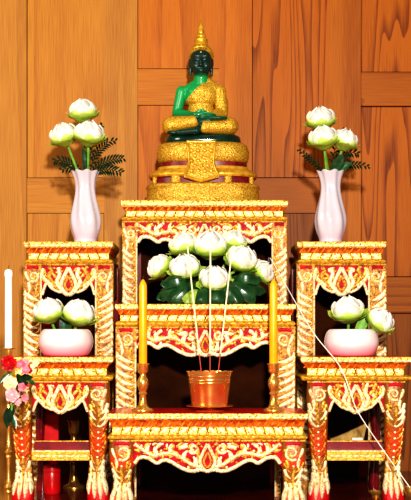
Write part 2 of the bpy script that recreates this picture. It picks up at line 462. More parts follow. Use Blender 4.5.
    if wide:
        kk = inner / 73.0
        side = interp(apron, inner * .75)
        vine = [(7, tipv - 6), (16 * kk, tipv - 9), (25 * kk, tipv - 15), (34 * kk, tipv - 19.5), (44 * kk, side - 9), (53 * kk, side - 7), (62 * kk, side - 11), (73 * kk, 4)]
        cp = catmull(vine, 6)
        V(vine, 1.5, 2, .0055)
        n = len(cp)
        j = 0
        for i in range(3, n - 2, 2):
            p = cp[i]; t = (cp[i + 1] - cp[i - 1]).normalized(); a = math.atan2(t.y, t.x)
            up = p[1] - 3; dn = interp(apron, p[0]) - p[1] - 4
            if j % 2 == 0 and up > 4: L_(p[0], p[1], a - .6, min(11, up * 1.25), -1.5 if j % 4 == 0 else 1.2, 1.7, 1 if j % 4 else 2)
            elif dn > 3: L_(p[0], p[1], a + .7, min(9, dn * 1.5), -1.4, 1.5, 1)
            j += 1
        V(spiral_pts(14 * kk, 9, 5, 1.2, .4, 1.25), 1.3, 2)
        V([(8, 3), (11, 7), (9, 13), (10, 19)], 1.2, 1)
        L_(20 * kk, 6, .5, 12, -.9, 1.7, 2); L_(33 * kk, 5, .4, 10, .9, 1.6, 1); L_(24 * kk, 3.5, .2, 9, .6, 1.3, 1)
        L_(46 * kk, 4, .3, 9, .9, 1.5, 2); L_(58 * kk, 4, .2, 8, .8, 1.4, 1); L_(66 * kk, 10, .6, 8, -1.2, 1.5, 1)
    else:
        kk = inner / 27.0
        V([(1.5, tipv - 2), (9 * kk, tipv - 8), (12 * kk, tipv - 15), (9 * kk, tipv - 22), (10.5 * kk, 4)], 1.5, 2, .005)
        V([(9 * kk, tipv - 7), (17 * kk, tipv - 15), (20 * kk, 12), (17 * kk, 7), (20 * kk, 3)], 1.4, 1, .005)
        V([(15 * kk, tipv - 11), (23 * kk, 17), (27 * kk, 10), (25 * kk, 5)], 1.4, 2, .005)
        L_(13 * kk, 14, -1.1, 10, .9, 1.3, 1); L_(22 * kk, 14, -.9, 10, -.8, 1.3, 1)
        L_(19 * kk, 18, .3, 9, -1.2, 1.3, 1); L_(5.5 * kk, 8, -.9, 7, .7, 1.1, 1)
    obj('apron', bm, [RED, GOLD, GOLD_PALE], root)
    # plain side aprons
    for sg in (-1, 1):
        bm = bmesh.new()
        hA = interp(apron, inner) * s
        box(bm, sg * (bm_hw - .006), sg * (bm_hw - .0215), .02, depth - .02, z4 - hA, z4)
        obj('side_apron', bm, GOLD_DEEP, root)
    # ---------------- legs
    cw = (bhw - inner)
    mid = (bhw + inner) / 2
    def corner(bm, surf, sg, m1, m2, mr):
        """red flash and scrolls at the head of a leg, in px from centre/apron top"""
        Rr = lambda pts, w, h, mat, tp=None: ribbon(bm, [U(sg * p[0], p[1]) for p in pts], w * s, h, surf, mat, False, tp)
        rl = [(mid - cw * .32, 4), (mid, 3.2), (mid + cw * .32, 4)]
        Rr(rl, 1.9, .0012, mr)
        Rr([(inner + 1, 1), (bhw - .5, 1)], 1.0, .003, m1)
        Rr(spiral_pts(mid - cw * .05, 13, cw * .30, cw * .06, 1.0, 1.4), 1.5, .005, m2, STROKE)
        Rr(leaf_pts(mid - cw * .35, 9, 1.3, 13, -.9), 1.7, .004, m1, LEAFT)
        Rr(leaf_pts(mid + cw * .38, 8, 1.7, 13, .5), 1.7, .004, m2, LEAFT)
        Rr(leaf_pts(mid + cw * .25, 19, 2.2, 12, -1.1), 1.8, .004, m2, LEAFT)
        Rr(leaf_pts(mid - cw * .3, 20, .9, 12, .9), 1.8, .004, m1, LEAFT)
    if kind == 'column':
        for sg in (-1, 1):
            bm = bmesh.new()
            xa, xb = sg * inner * s, sg * bm_hw
            box(bm, min(xa, xb), max(xa, xb), .002, .024, 0, z4, 0)
            surf = lambda x, z: .002
            corner(bm, surf, sg, 1, 2, 3)
            jr = random.Random(int(cx) + sg)
            Rr = lambda pts, w, h, mat, tp=None: ribbon(bm, [U(sg * (p[0] + (jr.uniform(-.5, .5) if tp else 0)), p[1] + (jr.uniform(-.7, .7) if tp else 0)) for p in pts], w * s, h, surf, mat, False, tp)
            vend = 1.0 * z4 / s - 2
            Rr([(inner + 1, 10 if not wide else 16), (inner + 1, vend)], 1.0, .003, 2)
            Rr([(bhw - .7, 6), (bhw - .7, vend)], .7, .0025, 1)
            v = 26.0; step = 7.2
            c0, c1 = inner + 2.2, bhw - 1.2
            cm = c0 + (c1 - c0) * .45
            i = 0
            while v < vend - 10:
                # plaited leaves: outer strand leans in, inner strand leans out
                Rr([(c1, v), (c1 - .5, v + 4), (cm + 1, v + 8.5), (c0 + 1.5, v + 10.5)], 2.5, .0055, 2, lambda t: max(.2, math.sin(PI * (.12 + .8 * t))))
                Rr([(c0 + .2, v + 2), (c0 + .8, v + 6), (cm, v + 9.5)], 1.5, .0035, 1, lambda t: max(.2, math.sin(PI * (.12 + .8 * t))))
                v += step; i += 1
            obj('leg', bm, [GOLD_DEEP, GOLD, GOLD_PALE, RED], root)
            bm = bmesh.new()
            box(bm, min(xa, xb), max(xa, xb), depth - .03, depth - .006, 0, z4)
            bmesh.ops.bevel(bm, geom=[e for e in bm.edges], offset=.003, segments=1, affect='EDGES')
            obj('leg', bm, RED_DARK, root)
    else:
        core = zramp_mat(name + '_leg_core', [(0, (.62, .006, .01)), (Zp(orange[3]), (.62, .008, .01)), (Zp(orange[3] - 5), (.26, .09, .006)), (Zp(orange[2]), (.30, .09, .006)),
                   (Zp((orange[1] + orange[2]) / 2), (.62, .05, .004)), (Zp(orange[1]), (.55, .07, .005)), (Zp(orange[0]), (.26, .09, .006)), (z4, (.24, .08, .005))], metallic=.25, rough=.35, bump=.5, jitter=.018)
        for sg in (-1, 1):
            for rear in (0, 1):
                bm = bmesh.new()
                rings = []
                for py, iu, ou, yf, dp in leg:
                    c, hw_ = sg * (iu + ou) / 2 * s, (ou - iu) / 2 * s
                    yy = yf * .001 if not rear else depth - .006 - yf * .001 - dp * .001
                    if rear: hw_ *= .5; c = sg * ((iu + ou) / 2 - (ou - iu) * (.38 if not wide else .1)) * s
                    rings.append(se_ring(hw_, dp * .0005, max(0, Zp(py)), 3.2, 24, c, yy + dp * .0005))
                rings = rings[::-1]
                rings_loft(bm, rings, 0)
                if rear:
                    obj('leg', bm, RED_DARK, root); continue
                tab = [(py, iu, ou, yf) for py, iu, ou, yf, dp in leg]
                def surf(x, z):
                    py = HOR + (ZH - z) / s
                    iu, ou, yf = interp(tab, py, 1), interp(tab, py, 2), interp(tab, py, 3)
                    q = min(1, abs(abs(x) / s - (iu + ou) / 2) / ((ou - iu) / 2))
                    return yf * .001 + .004 * q ** 4
                corner(bm, surf, sg, 1, 2, 3)
                P = lambda fr, py: (sg * (interp(tab, py, 1) + (interp(tab, py, 2) - interp(tab, py, 1)) * fr) * s, Zp(py))
                def S(pp, w, h, mat, tp=LEAFT): ribbon(bm, [P(a, b) for a, b in catmull(pp, 4)], w * s, h, surf, mat, False, tp)
                y_ = L[4] + 26; i = 0
                while y_ < orange[3] - 12:
                    inor = orange[0] < y_ < orange[2]
                    mat = 4 if (inor and i % 2) else (2 if i % 2 else 1)
                    S([(.10, y_ - 3), (.2, y_ + 3), (.42, y_ + 7)], 1.7 if not inor else 1.2, .004, mat)
                    S([(.92, y_ - 4), (.82, y_ + 3), (.52, y_ + 8)], 1.9 if not inor else 1.3, .0045, 2 if not inor else mat)
                    if inor:
                        q = P(.5, y_); dome(bm, q[0], surf(*q) + .001, q[1], 1.5 * s, .004, 2)
                        q = P(.75, y_ + 3); dome(bm, q[0], surf(*q) + .001, q[1], 1.1 * s, .003, 1)
                    else:
                        S([(.5, y_ - 5), (.55, y_), (.45, y_ + 5)], 1.6, .005, 1)
                    y_ += 6.3; i += 1
                # claws
                f0 = orange[3] - 17
                for q, ln in ((.1, 22), (.36, 26), (.63, 27), (.89, 23)):
                    ribbon(bm, [P(.5 + (q - .5) * a, f0 + ln * b) for a, b in ((.75, 0), (.9, .3), (1, .55), (1.02, .75), (1, 1))], 2.5 * s, .009, surf, 2, False, lambda t: (.55, .75, 1.0, .95, .3)[min(4, int(t * 4.01))])
                obj('leg', bm, [core, GOLD, GOLD_PALE, RED, ORANGE], root)
    if shelf:
        a, b, c_ = shelf   # back-edge row irrelevant; a = shelf top row, b = rail top row, c_ = rail bottom row at the front
        bm = bmesh.new()
        bw_ = inner * s + .004
        box(bm, -bw_, bw_, .022, depth - .02, Zp(c_ - 4), Zp(b), 0)
        sh = obj('shelf', bm, RED_TOP, root, smooth=False)
        bm = bmesh.new()
        box(bm, -bw_, bw_, .012, .0215, Zp(c_), Zp(b) + .0008, 0)
        n = 9
        for i in range(n):
            x = -bw_ * .95 + (i + .5) * 2 * bw_ * .95 / n
            zc = (Zp(b) + Zp(c_)) / 2
            ribbon(bm, leaf_pts(x - 2 * s, zc - 1.5 * s, .9, 6 * s, -1.6), 1.4 * s, .003, lambda p, q: .012, 1, taper=LEAFT)
        ribbon(bm, [(-bw_, Zp(b) - .7 * s), (0, Zp(b) - .7 * s), (bw_, Zp(b) - .7 * s)], .8 * s, .002, lambda p, q: .012, 1)
        obj('shelf_rail', bm, [GOLD_YEL, GOLD_PALE], sh)
        # red inner rail with a gilded top edge
        zr = Zp(b) + .019
        bm = bmesh.new(); box(bm, -bw_, bw_, .058, .067, Zp(b) - .0005, zr, 0); box(bm, -bw_, bw_, .0565, .0685, zr, zr + .0022, 1)
        obj('inner_rail', bm, [RED_RAIL, GOLD_YEL], sh, smooth=False)
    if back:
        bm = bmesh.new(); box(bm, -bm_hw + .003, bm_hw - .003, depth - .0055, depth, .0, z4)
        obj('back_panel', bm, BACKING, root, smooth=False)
    return T

wide_apron = lambda inn, k=1.0: [(0, 33.5 * k), (4, 32 * k), (9, 31.5 * k), (13, 33.2 * k), (20, 32.5 * k), (28, 29 * k), (35, 24.5 * k), (41, 22 * k), (46, 22.5 * k), (50, 25.5 * k), (53, 24 * k), (58, 20.5 * k), (64, 19 * k), (69, 20 * k), (72, 24 * k), (inn + 4, 31 * k)]
def fit(ap, inn): # stretch an apron drawn for 73 px to another half opening
    f = inn / 73.0
    return [(a * f, b) for a, b in ap]

tall = make_table('altar_table', 'tall gold carved altar table at the centre, carrying the seated statue', 204.5, 3.42, .27, 83.5, 82.5, (200, 207, 210.5, 216, 220.5), 'column', 67,
                  fit(wide_apron(73, .92), 67), 'gold and red carved altar tables', True, 5)
midt = make_table('altar_table', 'middle-height gold carved altar table at the centre, carrying the lotus heap', 205.5, 3.13, .27, 90.5, 90, (304, 310, 315, 321, 326.5), 'column', 69,
                  fit(wide_apron(73, .92), 69), 'gold and red carved altar tables', True, 5)
legF = [(440, 73, 98, 0, 32), (452, 73.5, 99, -5, 36), (464, 74, 98, -5, 34), (474, 75, 95.5, 0, 30), (482, 76, 94, 3, 27), (490, 75.5, 96, 0, 30), (498, 74, 98, -5, 36), (506, 74, 98.5, -6, 38), (513, 75, 98, -4, 36)]
front = make_table('altar_table', 'low gold carved altar table in front, carrying the incense pot and yellow candles', 207.5, 2.90, .21, 100.5, 98.5, (413.5, 420, 427, 435, 440), 'cabriole', 73,
                   wide_apron(73), 'gold and red carved altar tables', True, 5, legF, (450, 458, 470, 500), None, False)
narrow = lambda k: [(0, 33.5 * k), (2, 32.5 * k), (5, 30 * k), (9, 30 * k), (12, 28.5 * k), (15, 27.5 * k), (19, 23.5 * k), (22, 20.5 * k), (24, 23 * k), (27.0, 31 * k), (31, 40 * k)]
LB = (241.5, 248, 253, 259, 263.5)
nar_b = [(0, 33), (2, 32), (5, 29.5), (9, 30), (13, 28.5), (17, 26), (20.5, 21.5), (22, 20), (24, 25), (26, 32), (30, 36)]
sbl = make_table('altar_table', 'narrow gold altar table back left, carrying the left white vase', 68.3, 3.33, .255, 44.5, 45, LB, 'column', 26.5, nar_b, 'gold and red carved altar tables', False, 4.5)
sbr = make_table('altar_table', 'narrow gold altar table back right, carrying the right white vase', 341.7, 3.33, .255, 44.5, 45, LB, 'column', 26.5, nar_b, 'gold and red carved altar tables', False, 4.5)
LF = (357, 363, 368.5, 375.5, 381)
legS = [(381, 27.5, 49, 0, 32), (396, 27.5, 50, -6, 37), (412, 28, 49.5, -7, 36), (430, 28.5, 48.5, -3, 32), (446, 29, 47, 1, 29), (460, 29, 45, 4, 26), (470, 28, 44.5, 4, 26), (480, 27, 46.5, 0, 30), (490, 26.5, 48.5, -5, 36), (497, 26.5, 49.5, -6, 38), (501, 27, 49, -5, 37)]
sfl = make_table('altar_table', 'low gold altar table front left with a shelf, carrying the left lotus bowl', 60, 3.09, .235, 53, 48.5, LF, 'cabriole', 27.5, narrow(1.0), 'gold and red carved altar tables', False, 7, legS, (424, 434, 462, 489), (444, 451, 461), False)
sfr = make_table('altar_table', 'low gold altar table front right with a shelf, carrying the right lotus bowl', 356.5, 3.09, .235, 55.5, 49.5, LF, 'cabriole', 27.5, narrow(1.0), 'gold and red carved altar tables', False, 7, legS, (424, 434, 462, 489), (444, 451, 461), False)

# ------------------------------------------------------------------ seated statue
def remesh(name, bm, voxel, mats, parent, smooth_it=4, cut=None):
    me = bpy.data.meshes.new(name); bmesh.ops.recalc_face_normals(bm, faces=bm.faces); bm.to_mesh(me); bm.free()
    o = bpy.data.objects.new(name + '_src', me); C.objects.link(o)
    r = o.modifiers.new('r', 'REMESH'); r.mode = 'VOXEL'; r.voxel_size = voxel
    sm = o.modifiers.new('s', 'SMOOTH'); sm.iterations = smooth_it; sm.factor = .5
    dg = bpy.context.evaluated_depsgraph_get(); dg.update()
    m2 = bpy.data.meshes.new_from_object(o.evaluated_get(dg))
    bpy.data.objects.remove(o); bpy.data.meshes.remove(me)
    b2 = bmesh.new(); b2.from_mesh(m2); bpy.data.meshes.remove(m2)
    for co, no in (cut or []):
        bmesh.ops.bisect_plane(b2, geom=b2.verts[:] + b2.edges[:] + b2.faces[:], plane_co=co, plane_no=no, clear_outer=True)
        ed = [e for e in b2.edges if e.is_boundary]
        if ed: bmesh.ops.holes_fill(b2, edges=ed)
    return obj(name, b2, mats, parent)

SS = 3.555 / F * 1.02
stat = thing('buddha_statue', 'green and gold seated Buddha statue on a tiered gold pedestal', 'statue', (W(203, 201.5, -.195).x, -.195, tall.top))
def q(u, y, v): return Vector((u * SS, y * SS, v * SS))
def ell(bm, u, y, v, ru, ry, rv, rot=0):
    M = Matrix.Translation(q(u, y, v)) @ Matrix.Rotation(rot, 4, 'Y') @ Matrix.Diagonal((ru * SS, ry * SS, rv * SS, 1))
    bmesh.ops.create_icosphere(bm, subdivisions=3, radius=1, matrix=M)
def cap(bm, a, b, r0, r1):
    A, B = q(*a), q(*b); n = 8; P = []; Rr = []
    d = (B - A).normalized()
    for t in (-1, -.8, -.45): P.append(A + d * (r0 * SS * t)); Rr.append(max(.05, math.sqrt(1 - t * t)) * r0 * SS)
    for i in range(n + 1): P.append(A.lerp(B, i / n)); Rr.append((r0 + (r1 - r0) * i / n) * SS)
    for t in (.45, .8, 1): P.append(B + d * (r1 * SS * t)); Rr.append(max(.05, math.sqrt(1 - t * t)) * r1 * SS)
    tube(bm, P, Rr, 14)

def statue():
    JADE = zramp_mat('green_glass', [(66 * SS, (.002, .035, .022)), (80 * SS, (.003, .06, .03)), (90 * SS, (.004, .30, .085)), (112 * SS, (.006, .36, .10)), (124.5 * SS, (.004, .30, .085)), (127.5 * SS, (.002, .035, .026)), (160 * SS, (.003, .03, .026))], rough=.36, coat=.1, sss=.2)
    JADE_D = noise_mat('dark_green_glass', (.001, .016, .012), (.003, .04, .024), 20, 0, .12, coat=.5)
    # pedestal
    def tier(name, prof, mat, n=3.0):
        bm = bmesh.new()
        rings_loft(bm, [se_ring(a * SS, b * SS, v * SS, n, 72) for v, a, b in prof])
        return obj(name, bm, mat, stat)
    tier('pedestal_base', [(0, 56, 32), (1.5, 57, 33), (4, 56.2, 32.5), (5, 55.4, 32), (14, 54.6, 31.5), (15.5, 55.6, 32.2), (18, 55, 31.5), (19, 53, 30)], GILT, 2.6)
    tier('niche_band', [(18.5, 50, 27), (26, 49, 26.5)], NICHE, 2.8)
    for u, w in ((-46.5, 2.6), (-26, 5), (24, 4), (46.5, 2.6)):
        z0 = -27 * (1 - abs(u / 50) ** 2.8) ** (1 / 2.8)
        bm = bmesh.new()
        rings_loft(bm, [se_ring(w * a * SS, 4.5 * SS, v * SS, 3, 20, u * SS, (z0 + 2.5) * SS) for v, a in ((18.5, 1.1), (20, 1), (24.5, 1), (26, 1.15))])
        obj('niche_post', bm, GILT, stat)
    tier('pedestal_step', [(25, 52, 29.5), (26.5, 53.2, 30.5), (28.5, 53, 30.3), (30, 51.5, 29), (32, 48, 27), (33, 45, 25.5), (35.5, 44, 25)], GILT_S, 2.8)
    tier('neck_band', [(35, 41.5, 22.5), (41, 41, 22.5)], NICHE, 2.8)
    tier('lotus_cushion', [(40, 41.5, 23), (42, 44, 25), (46, 45, 26), (51, 45.2, 26.2), (54.5, 44, 25.5), (57, 43.2, 25), (59, 40, 22.5)], GILT, 2.7)
    tier('seat_slab', [(58.8, 36.5, 20.5), (60, 37.2, 21), (65, 36.6, 20.5), (66.5, 35, 19)], JADE_D, 3)
    # hanging front plaque
    bm = bmesh.new()
    c0 = -1.5
    rows = [(60, 14.2, 23), (58, 14.6, 26.5), (52, 14, 28.5), (44, 13.2, 28.5), (36, 13, 29.5), (30, 15, 31.5), (26, 17.5, 33), (23, 16.5, 33.5), (20.5, 9, 33.8), (18, 1, 34)]
    fr = [[bm.verts.new(q(c0 + w * t, -y - 1.2 * (1 - t * t), v)) for t in (-1, -.75, -.5, -.25, 0, .25, .5, .75, 1)] for v, w, y in rows]
    bk = [[bm.verts.new(q(c0 + w * t, -y + 5, v)) for t in (-1, 1)] for v, w, y in rows]
    for i in range(len(rows) - 1):
        for j in range(8): bm.faces.new((fr[i][j], fr[i][j + 1], fr[i + 1][j + 1], fr[i + 1][j]))
        bm.faces.new((fr[i][0], fr[i + 1][0], bk[i + 1][0], bk[i][0])); bm.faces.new((fr[i][8], bk[i][1], bk[i + 1][1], fr[i + 1][8]))
    tabp = sorted((v, -y - 1.0) for v, w, y in rows)
    sp = lambda x, z: interp(tabp, z / SS) * SS
    wt = sorted((v, w) for v, w, y in rows)
    for sg in (-1, 1):
        ribbon(bm, [((c0 + sg * (interp(wt, v) - 1.3)) * SS, v * SS) for v in (59, 55, 50, 44, 38, 33, 29, 26)] + [((c0 + sg * 12) * SS, 22.8 * SS), (c0 * SS, 19.5 * SS)], 1.4 * SS, .004, sp, 1)
    ribbon(bm, [((c0 + t * 13) * SS, 58 * SS) for t in (-1, 0, 1)], 1.3 * SS, .004, sp, 1)
    for r in range(6):
        for k_ in range(3 + r % 2):
            u = c0 + (k_ - (2 + r % 2) / 2) * 6.2; v = 54 - r * 5
            dome(bm, u * SS, sp(0, v * SS) + .0005, v * SS, 2.5 * SS, .0045, 1, 6)
    obj('front_plaque', bm, [GILT, GILT_S], stat)
    # body: one continuous surface
    bm = bmesh.new(); c = -2
    ell(bm, c, 2, 90, 12.6, 10, 15); ell(bm, c, 1, 107.5, 15.8, 10.5, 13); ell(bm, c, 2, 113, 19, 8, 7)
    cap(bm, (c - 12, 2, 114), (c, 2, 120), 5, 6); cap(bm, (c + 12, 2, 114), (c, 2, 120), 5, 6)
    ell(bm, c - 8, -4.5, 110, 5, 3.5, 4)
    cap(bm, (c, 2, 114), (c, 0, 128), 8, 7.2)
    ell(bm, c, 0, 141, 11, 11.5, 15.5); ell(bm, c, -2.5, 132, 8.4, 9, 7.5); ell(bm, c, -8, 128, 3.2, 3, 2.6)
    ell(bm, c, -11.6, 137, 1.5, 2.2, 4.5); ell(bm, c, -12.4, 134.6, 2.1, 1.8, 1.4)
    ell(bm, c, -10.6, 130.2, 3.4, 1.7, .9); ell(bm, c, -10.2, 128.9, 2.6, 1.7, .9)
    for sg in (-1, 1):
        ell(bm, c + sg * 4.3, -9.6, 140.6, 2.9, 1.9, 1.1); ell(bm, c + sg * 4.4, -9.7, 144, 3.6, 1.8, .8, sg * .2)
        ell(bm, c + sg * 5.2, -7.4, 135, 3.2, 3, 3.5)
        ell(bm, c + sg * 10.9, 1, 139, 1.6, 3.2, 5.5); ell(bm, c + sg * 10.6, 0, 131, 1.4, 2.2, 6.5)
    cap(bm, (c - 19, 2, 111.5), (c - 23.6, 2, 90.5), 5.6, 4.8); cap(bm, (c - 23.6, 2, 90.5), (c - 7, -15, 85), 4.8, 3.4)
    cap(bm, (c + 19, 2, 109), (c + 20, 2, 90), 5, 4.6); cap(bm, (c + 20, 2, 90), (c + 9, -14, 85), 4.4, 3.2)
    ell(bm, c - 2, -18, 85.5, 8, 4.5, 2.8); ell(bm, c + 6, -18, 82.5, 8, 4.5, 2.4)
    for i, ln in enumerate((10, 12, 12.5, 11)):     # fingers of the upper hand lie across the palm
        yy = -21.5 + i * 2.3
        cap(bm, (c + 2, yy, 86.5), (c + 2 + ln * .6, yy - .5, 86.3), 1.15, 1.05); cap(bm, (c + 2 + ln * .6, yy - .5, 86.3), (c + 2 + ln, yy, 85.2), 1.05, .8)
        cap(bm, (c - 2, yy - .8, 82.2), (c - 2 - ln * .6, yy - .8, 82.2), 1.15, 1.05); cap(bm, (c - 2 - ln * .6, yy - .8, 82.2), (c - 2 - ln, yy - .3, 83), 1.05, .8)
    cap(bm, (c - 4, -20.5, 87.5), (c + 1.2, -21.5, 90), 1.3, 1.0); cap(bm, (c + 7, -20.5, 85), (c + 1.6, -21.5, 90), 1.3, 1.0)
    # shins and feet between the robe folds
    cap(bm, (c - 12, 0, 75), (c - 29, -5, 75), 7, 6.5); cap(bm, (c + 12, 0, 75), (c + 29, -5, 75), 7, 6.5)
    cap(bm, (c - 20, -12, 76), (c + 8, -21, 78.5), 5, 4); ell(bm, c + 15, -23, 81, 9, 4, 2.4); ell(bm, c + 22, -21, 81.5, 4, 3, 2)
    cap(bm, (c + 22, -10, 72), (c - 4, -22, 70), 5, 3.6); cap(bm, (c - 4, -23, 69), (c - 22, -21, 67.6), 3.4, 2.6); ell(bm, c - 27, -19, 67.8, 6, 3.5, 2.2)
    ell(bm, c, 2, 74, 20, 13, 8)
    remesh('body', bm, .0022, JADE, stat, 3)
    # robe over the left shoulder and arm
    bm = bmesh.new()
    ell(bm, c, 2, 90, 13.6, 11, 15.5); ell(bm, c, 1, 107.5, 17, 11.8, 14); ell(bm, c + 1, 2, 113.5, 20, 9.4, 8)
    cap(bm, (c + 12, 2, 114.5), (c + 5, 2, 121), 6.4, 5.5)
    robe_t = remesh('robe', bm, .0025, ROBE, stat, 3, cut=[(q(8.6 - 2, 0, 126), Vector((-.72, 0, .70)))])
    bm = bmesh.new()
    cap(bm, (c + 18, 2, 111.5), (c + 20.5, 2, 90), 7, 6.2); cap(bm, (c + 20.3, 2, 90), (c + 10, -13, 86), 6, 4.2)
    ell(bm, c + 24, 4, 96, 3, 4, 12)
    remesh('sleeve', bm, .0025, ROBE, stat, 3)
    bm = bmesh.new()
    cap(bm, (c - 13, -4, 76), (c - 29.5, -9, 76.4), 9.3, 9); cap(bm, (c - 29, -11, 76.5), (c - 7, -21, 78), 8.6, 6)
    remesh('leg_drape', bm, .0025, ROBE, stat, 4, cut=[(q(c - 3.5, 0, 78), Vector((1, 0, .35)).normalized())])
    bm = bmesh.new()
    cap(bm, (c + 13, -4, 76), (c + 28, -9, 75.4), 9, 9); cap(bm, (c + 27, -12, 75.4), (c + 4, -21, 73), 8.8, 6.5)
    remesh('leg_drape', bm, .0025, ROBE, stat, 4, cut=[(q(c + 1, 0, 74), Vector((-1, 0, .25)).normalized())])
    # gold headdress
    bm = bmesh.new()
    ell(bm, c, 1.2, 145.5, 12.6, 13, 13.4)
    remesh('headdress', bm, .0022, GILT, stat, 2, cut=[(q(c, -12, 152.2), Vector((0, -.62, -.78)).normalized())])
    bm = bmesh.new()
    lathe(bm, [(r * SS, v * SS) for r, v in ((6, 155), (7.2, 157.5), (6.4, 159), (7, 160.5), (6.8, 162.5), (5.4, 163.5), (4.4, 164), (5, 165.5), (4.4, 167.2), (3.2, 168), (3.5, 169.5), (3, 172), (1.9, 176), (1.1, 180), (.25, 184))], 24, cx=c * SS, cy=1.2 * SS)
    obj('finial', bm, GILT_S, stat)
    bm = bmesh.new()
    tube(bm, [q(c + 10.9 * math.sin(t), 1.2 - 12.6 * math.cos(t), 152.6 - 12 * (1 - math.cos(t)) * .5) for t in [(-1.9 + 3.8 * i / 20) for i in range(21)]], .9 * SS, 6)
    dome(bm, c * SS, -11.2 * SS, 147.3 * SS, 1.0 * SS, .003)
    obj('hair_band', bm, GILT_S, stat)
statue()

# ------------------------------------------------------------------ lotus flowers
def petal_sheet(bm, r, phi, halfang, prof, t0, t1, w, rscale, pleat=0.0, nt=10, ns=6, mat=0, thick=0.0):
    """one petal wrapped on a bud: prof(t) -> (radius, height)"""
    rows = []
    for i in range(nt + 1):
        t = t0 + (t1 - t0) * i / nt
        R, h = prof(t); f = i / nt
        wd = halfang * w(f)
        row = []
        for j in range(ns + 1):
            a = -1 + 2 * j / ns
            rr = R * rscale(f) * (1 + pleat * math.cos(a * PI * 1.0)) + .03 * r * (1 - a * a)
            row.append(bm.verts.new((rr * math.cos(phi + a * wd), rr * math.sin(phi + a * wd), h - .06 * r * a * a * f)))
        rows.append(row)
    for a, b in zip(rows, rows[1:]):
        for j in range(ns): bm.faces.new((a[j], a[j + 1], b[j + 1], b[j])).material_index = mat

def lotus_meshes(r, openv=0.0):
    prof = lambda t: (r * (max(0, math.sin(PI * (.10 + .86 * min(t, 1)))) ** .85) * (1.0 + openv * max(0, t - .5)), r * (-.72 + 1.86 * t))
    w = lambda f: max(.03, min(1, 1.3 * math.sin(PI * (.22 + .78 * f)) ** 1.05))
    bm = bmesh.new()
    lathe(bm, [(max(.002 * r, prof(t)[0] * .88), prof(t)[1] * .94) for t in [i / 10 for i in range(11)]], 16)
    for lay, (n, rs, t1, off) in enumerate(((5, .90, 1.02, 0), (6, .99, .98, .5), (6, 1.05, .86, .2))):
        for k_ in range(n):
            petal_sheet(bm, r, 2 * PI * (k_ + off) / n + random.uniform(-.1, .1), PI / n * 1.35, prof, 0, t1 + random.uniform(-.04, .04), w,
                        lambda f, rs=rs, lay=lay: rs + (.12 + .2 * lay) * max(0, f - .55) * (1 + openv), .05)
    me_w = obj('white_petals', bm, PETAL_W)
    bm = bmesh.new()
    for lay, (n, rs, t1, off, fl) in enumerate(((5, 1.06, .58, .1, .15), (5, 1.10, .46, .6, .42), (4, 1.10, .36, .3, .7))):
        for k_ in range(n):
            f_ = fl * random.uniform(.7, 1.2)
            petal_sheet(bm, r, 2 * PI * (k_ + off) / n + random.uniform(-.15, .15), PI / n * 1.15, prof, 0, t1 + random.uniform(-.05, .05), w,
                        lambda f, rs=rs, f_=f_: rs + f_ * max(0, f - .35), .02)
    me_g = obj('green_petals', bm, PETAL_G)
    return me_w, me_g

PROTO = [lotus_meshes(.034), lotus_meshes(.034, .15), lotus_meshes(.034, .05)]

def lotus(px, py, Y, rpx, tilt, label, group, variant=0, spin=0, stem_to=None):
    rpx *= .88 if 'heap' in group else .93
    p = W(px, py, Y); s = (Y - CAMY) / F
    root = thing('lotus_flower', label, 'flower', p, 0, group)
    sc = rpx * s / .034
    tx, ty = tilt
    axis = Vector((tx, ty, 1)).normalized()
    rot = Vector((0, 0, 1)).rotation_difference(axis) @ Matrix.Rotation(spin, 3, 'Z').to_quaternion()
    for src in PROTO[variant % 3]:
        c = child_copy(src, root)
        c.rotation_mode = 'QUATERNION'; c.rotation_quaternion = rot; c.scale = (sc, sc, sc)
    if stem_to is not None:
        a = axis * (-.55 * rpx * s); b = Vector(stem_to) - p
        m1 = a + axis * (-.02) ; m1.x = a.x * .8 + (b.x - a.x) * .25
        pts = catmull([a, a.lerp(b, .35) + axis * -.004, a.lerp(b, .7), b], 5)
        bm = bmesh.new(); tube(bm, pts, .0038, 8); obj('stem', bm, STEM, root)
    return root

# ------------------------------------------------------------------ vases
def vase(px, Y, T, label):
    s = (Y - CAMY) / F
    root = thing('porcelain_vase', label, 'vase', (W(px, 0, Y).x, Y, T.top), 0, 'white porcelain vases')
    H = 72 * s
    prof = [(10.5, 0), (11.6, .012), (11.4, .04), (11.8, .07), (14, .16), (15.3, .27), (15, .38), (12.8, .52), (10.6, .66), (9.8, .76), (10.2, .85), (11.6, .93), (13.6, 1.0)]
    prof = [tuple(p) for p in catmull([(a, b, 0) for a, b in prof], 4)]
    full = [(a * s, b * H) for a, b, _ in prof]
    inn = [(max(.001, (a - 1.1) * s), b * H) for a, b, _ in reversed(prof) if b > .55]
    def wave(k, t, r, z):
        f = z / H
        am = .05 * min(1, max(0, (f - .05) * 4))
        rr = r * (1 + am * math.cos(8 * t + 4.5 * f) + .03 * max(0, f - .9) * 10 * math.cos(8 * t + 4.5))
        zz = z + (.0022 * max(0, (f - .93) / .07) * math.cos(8 * t + 4.5))
        return rr, zz
    bm = bmesh.new(); lathe(bm, full + inn, 72, wave=wave)
    obj('vase_body', bm, PORCELAIN, root)
    root['mouth'] = 0.0; del root['mouth']
    return Vector((root.location.x, Y, T.top + H * .96)), Vector((root.location.x, Y, T.top + H * .55))

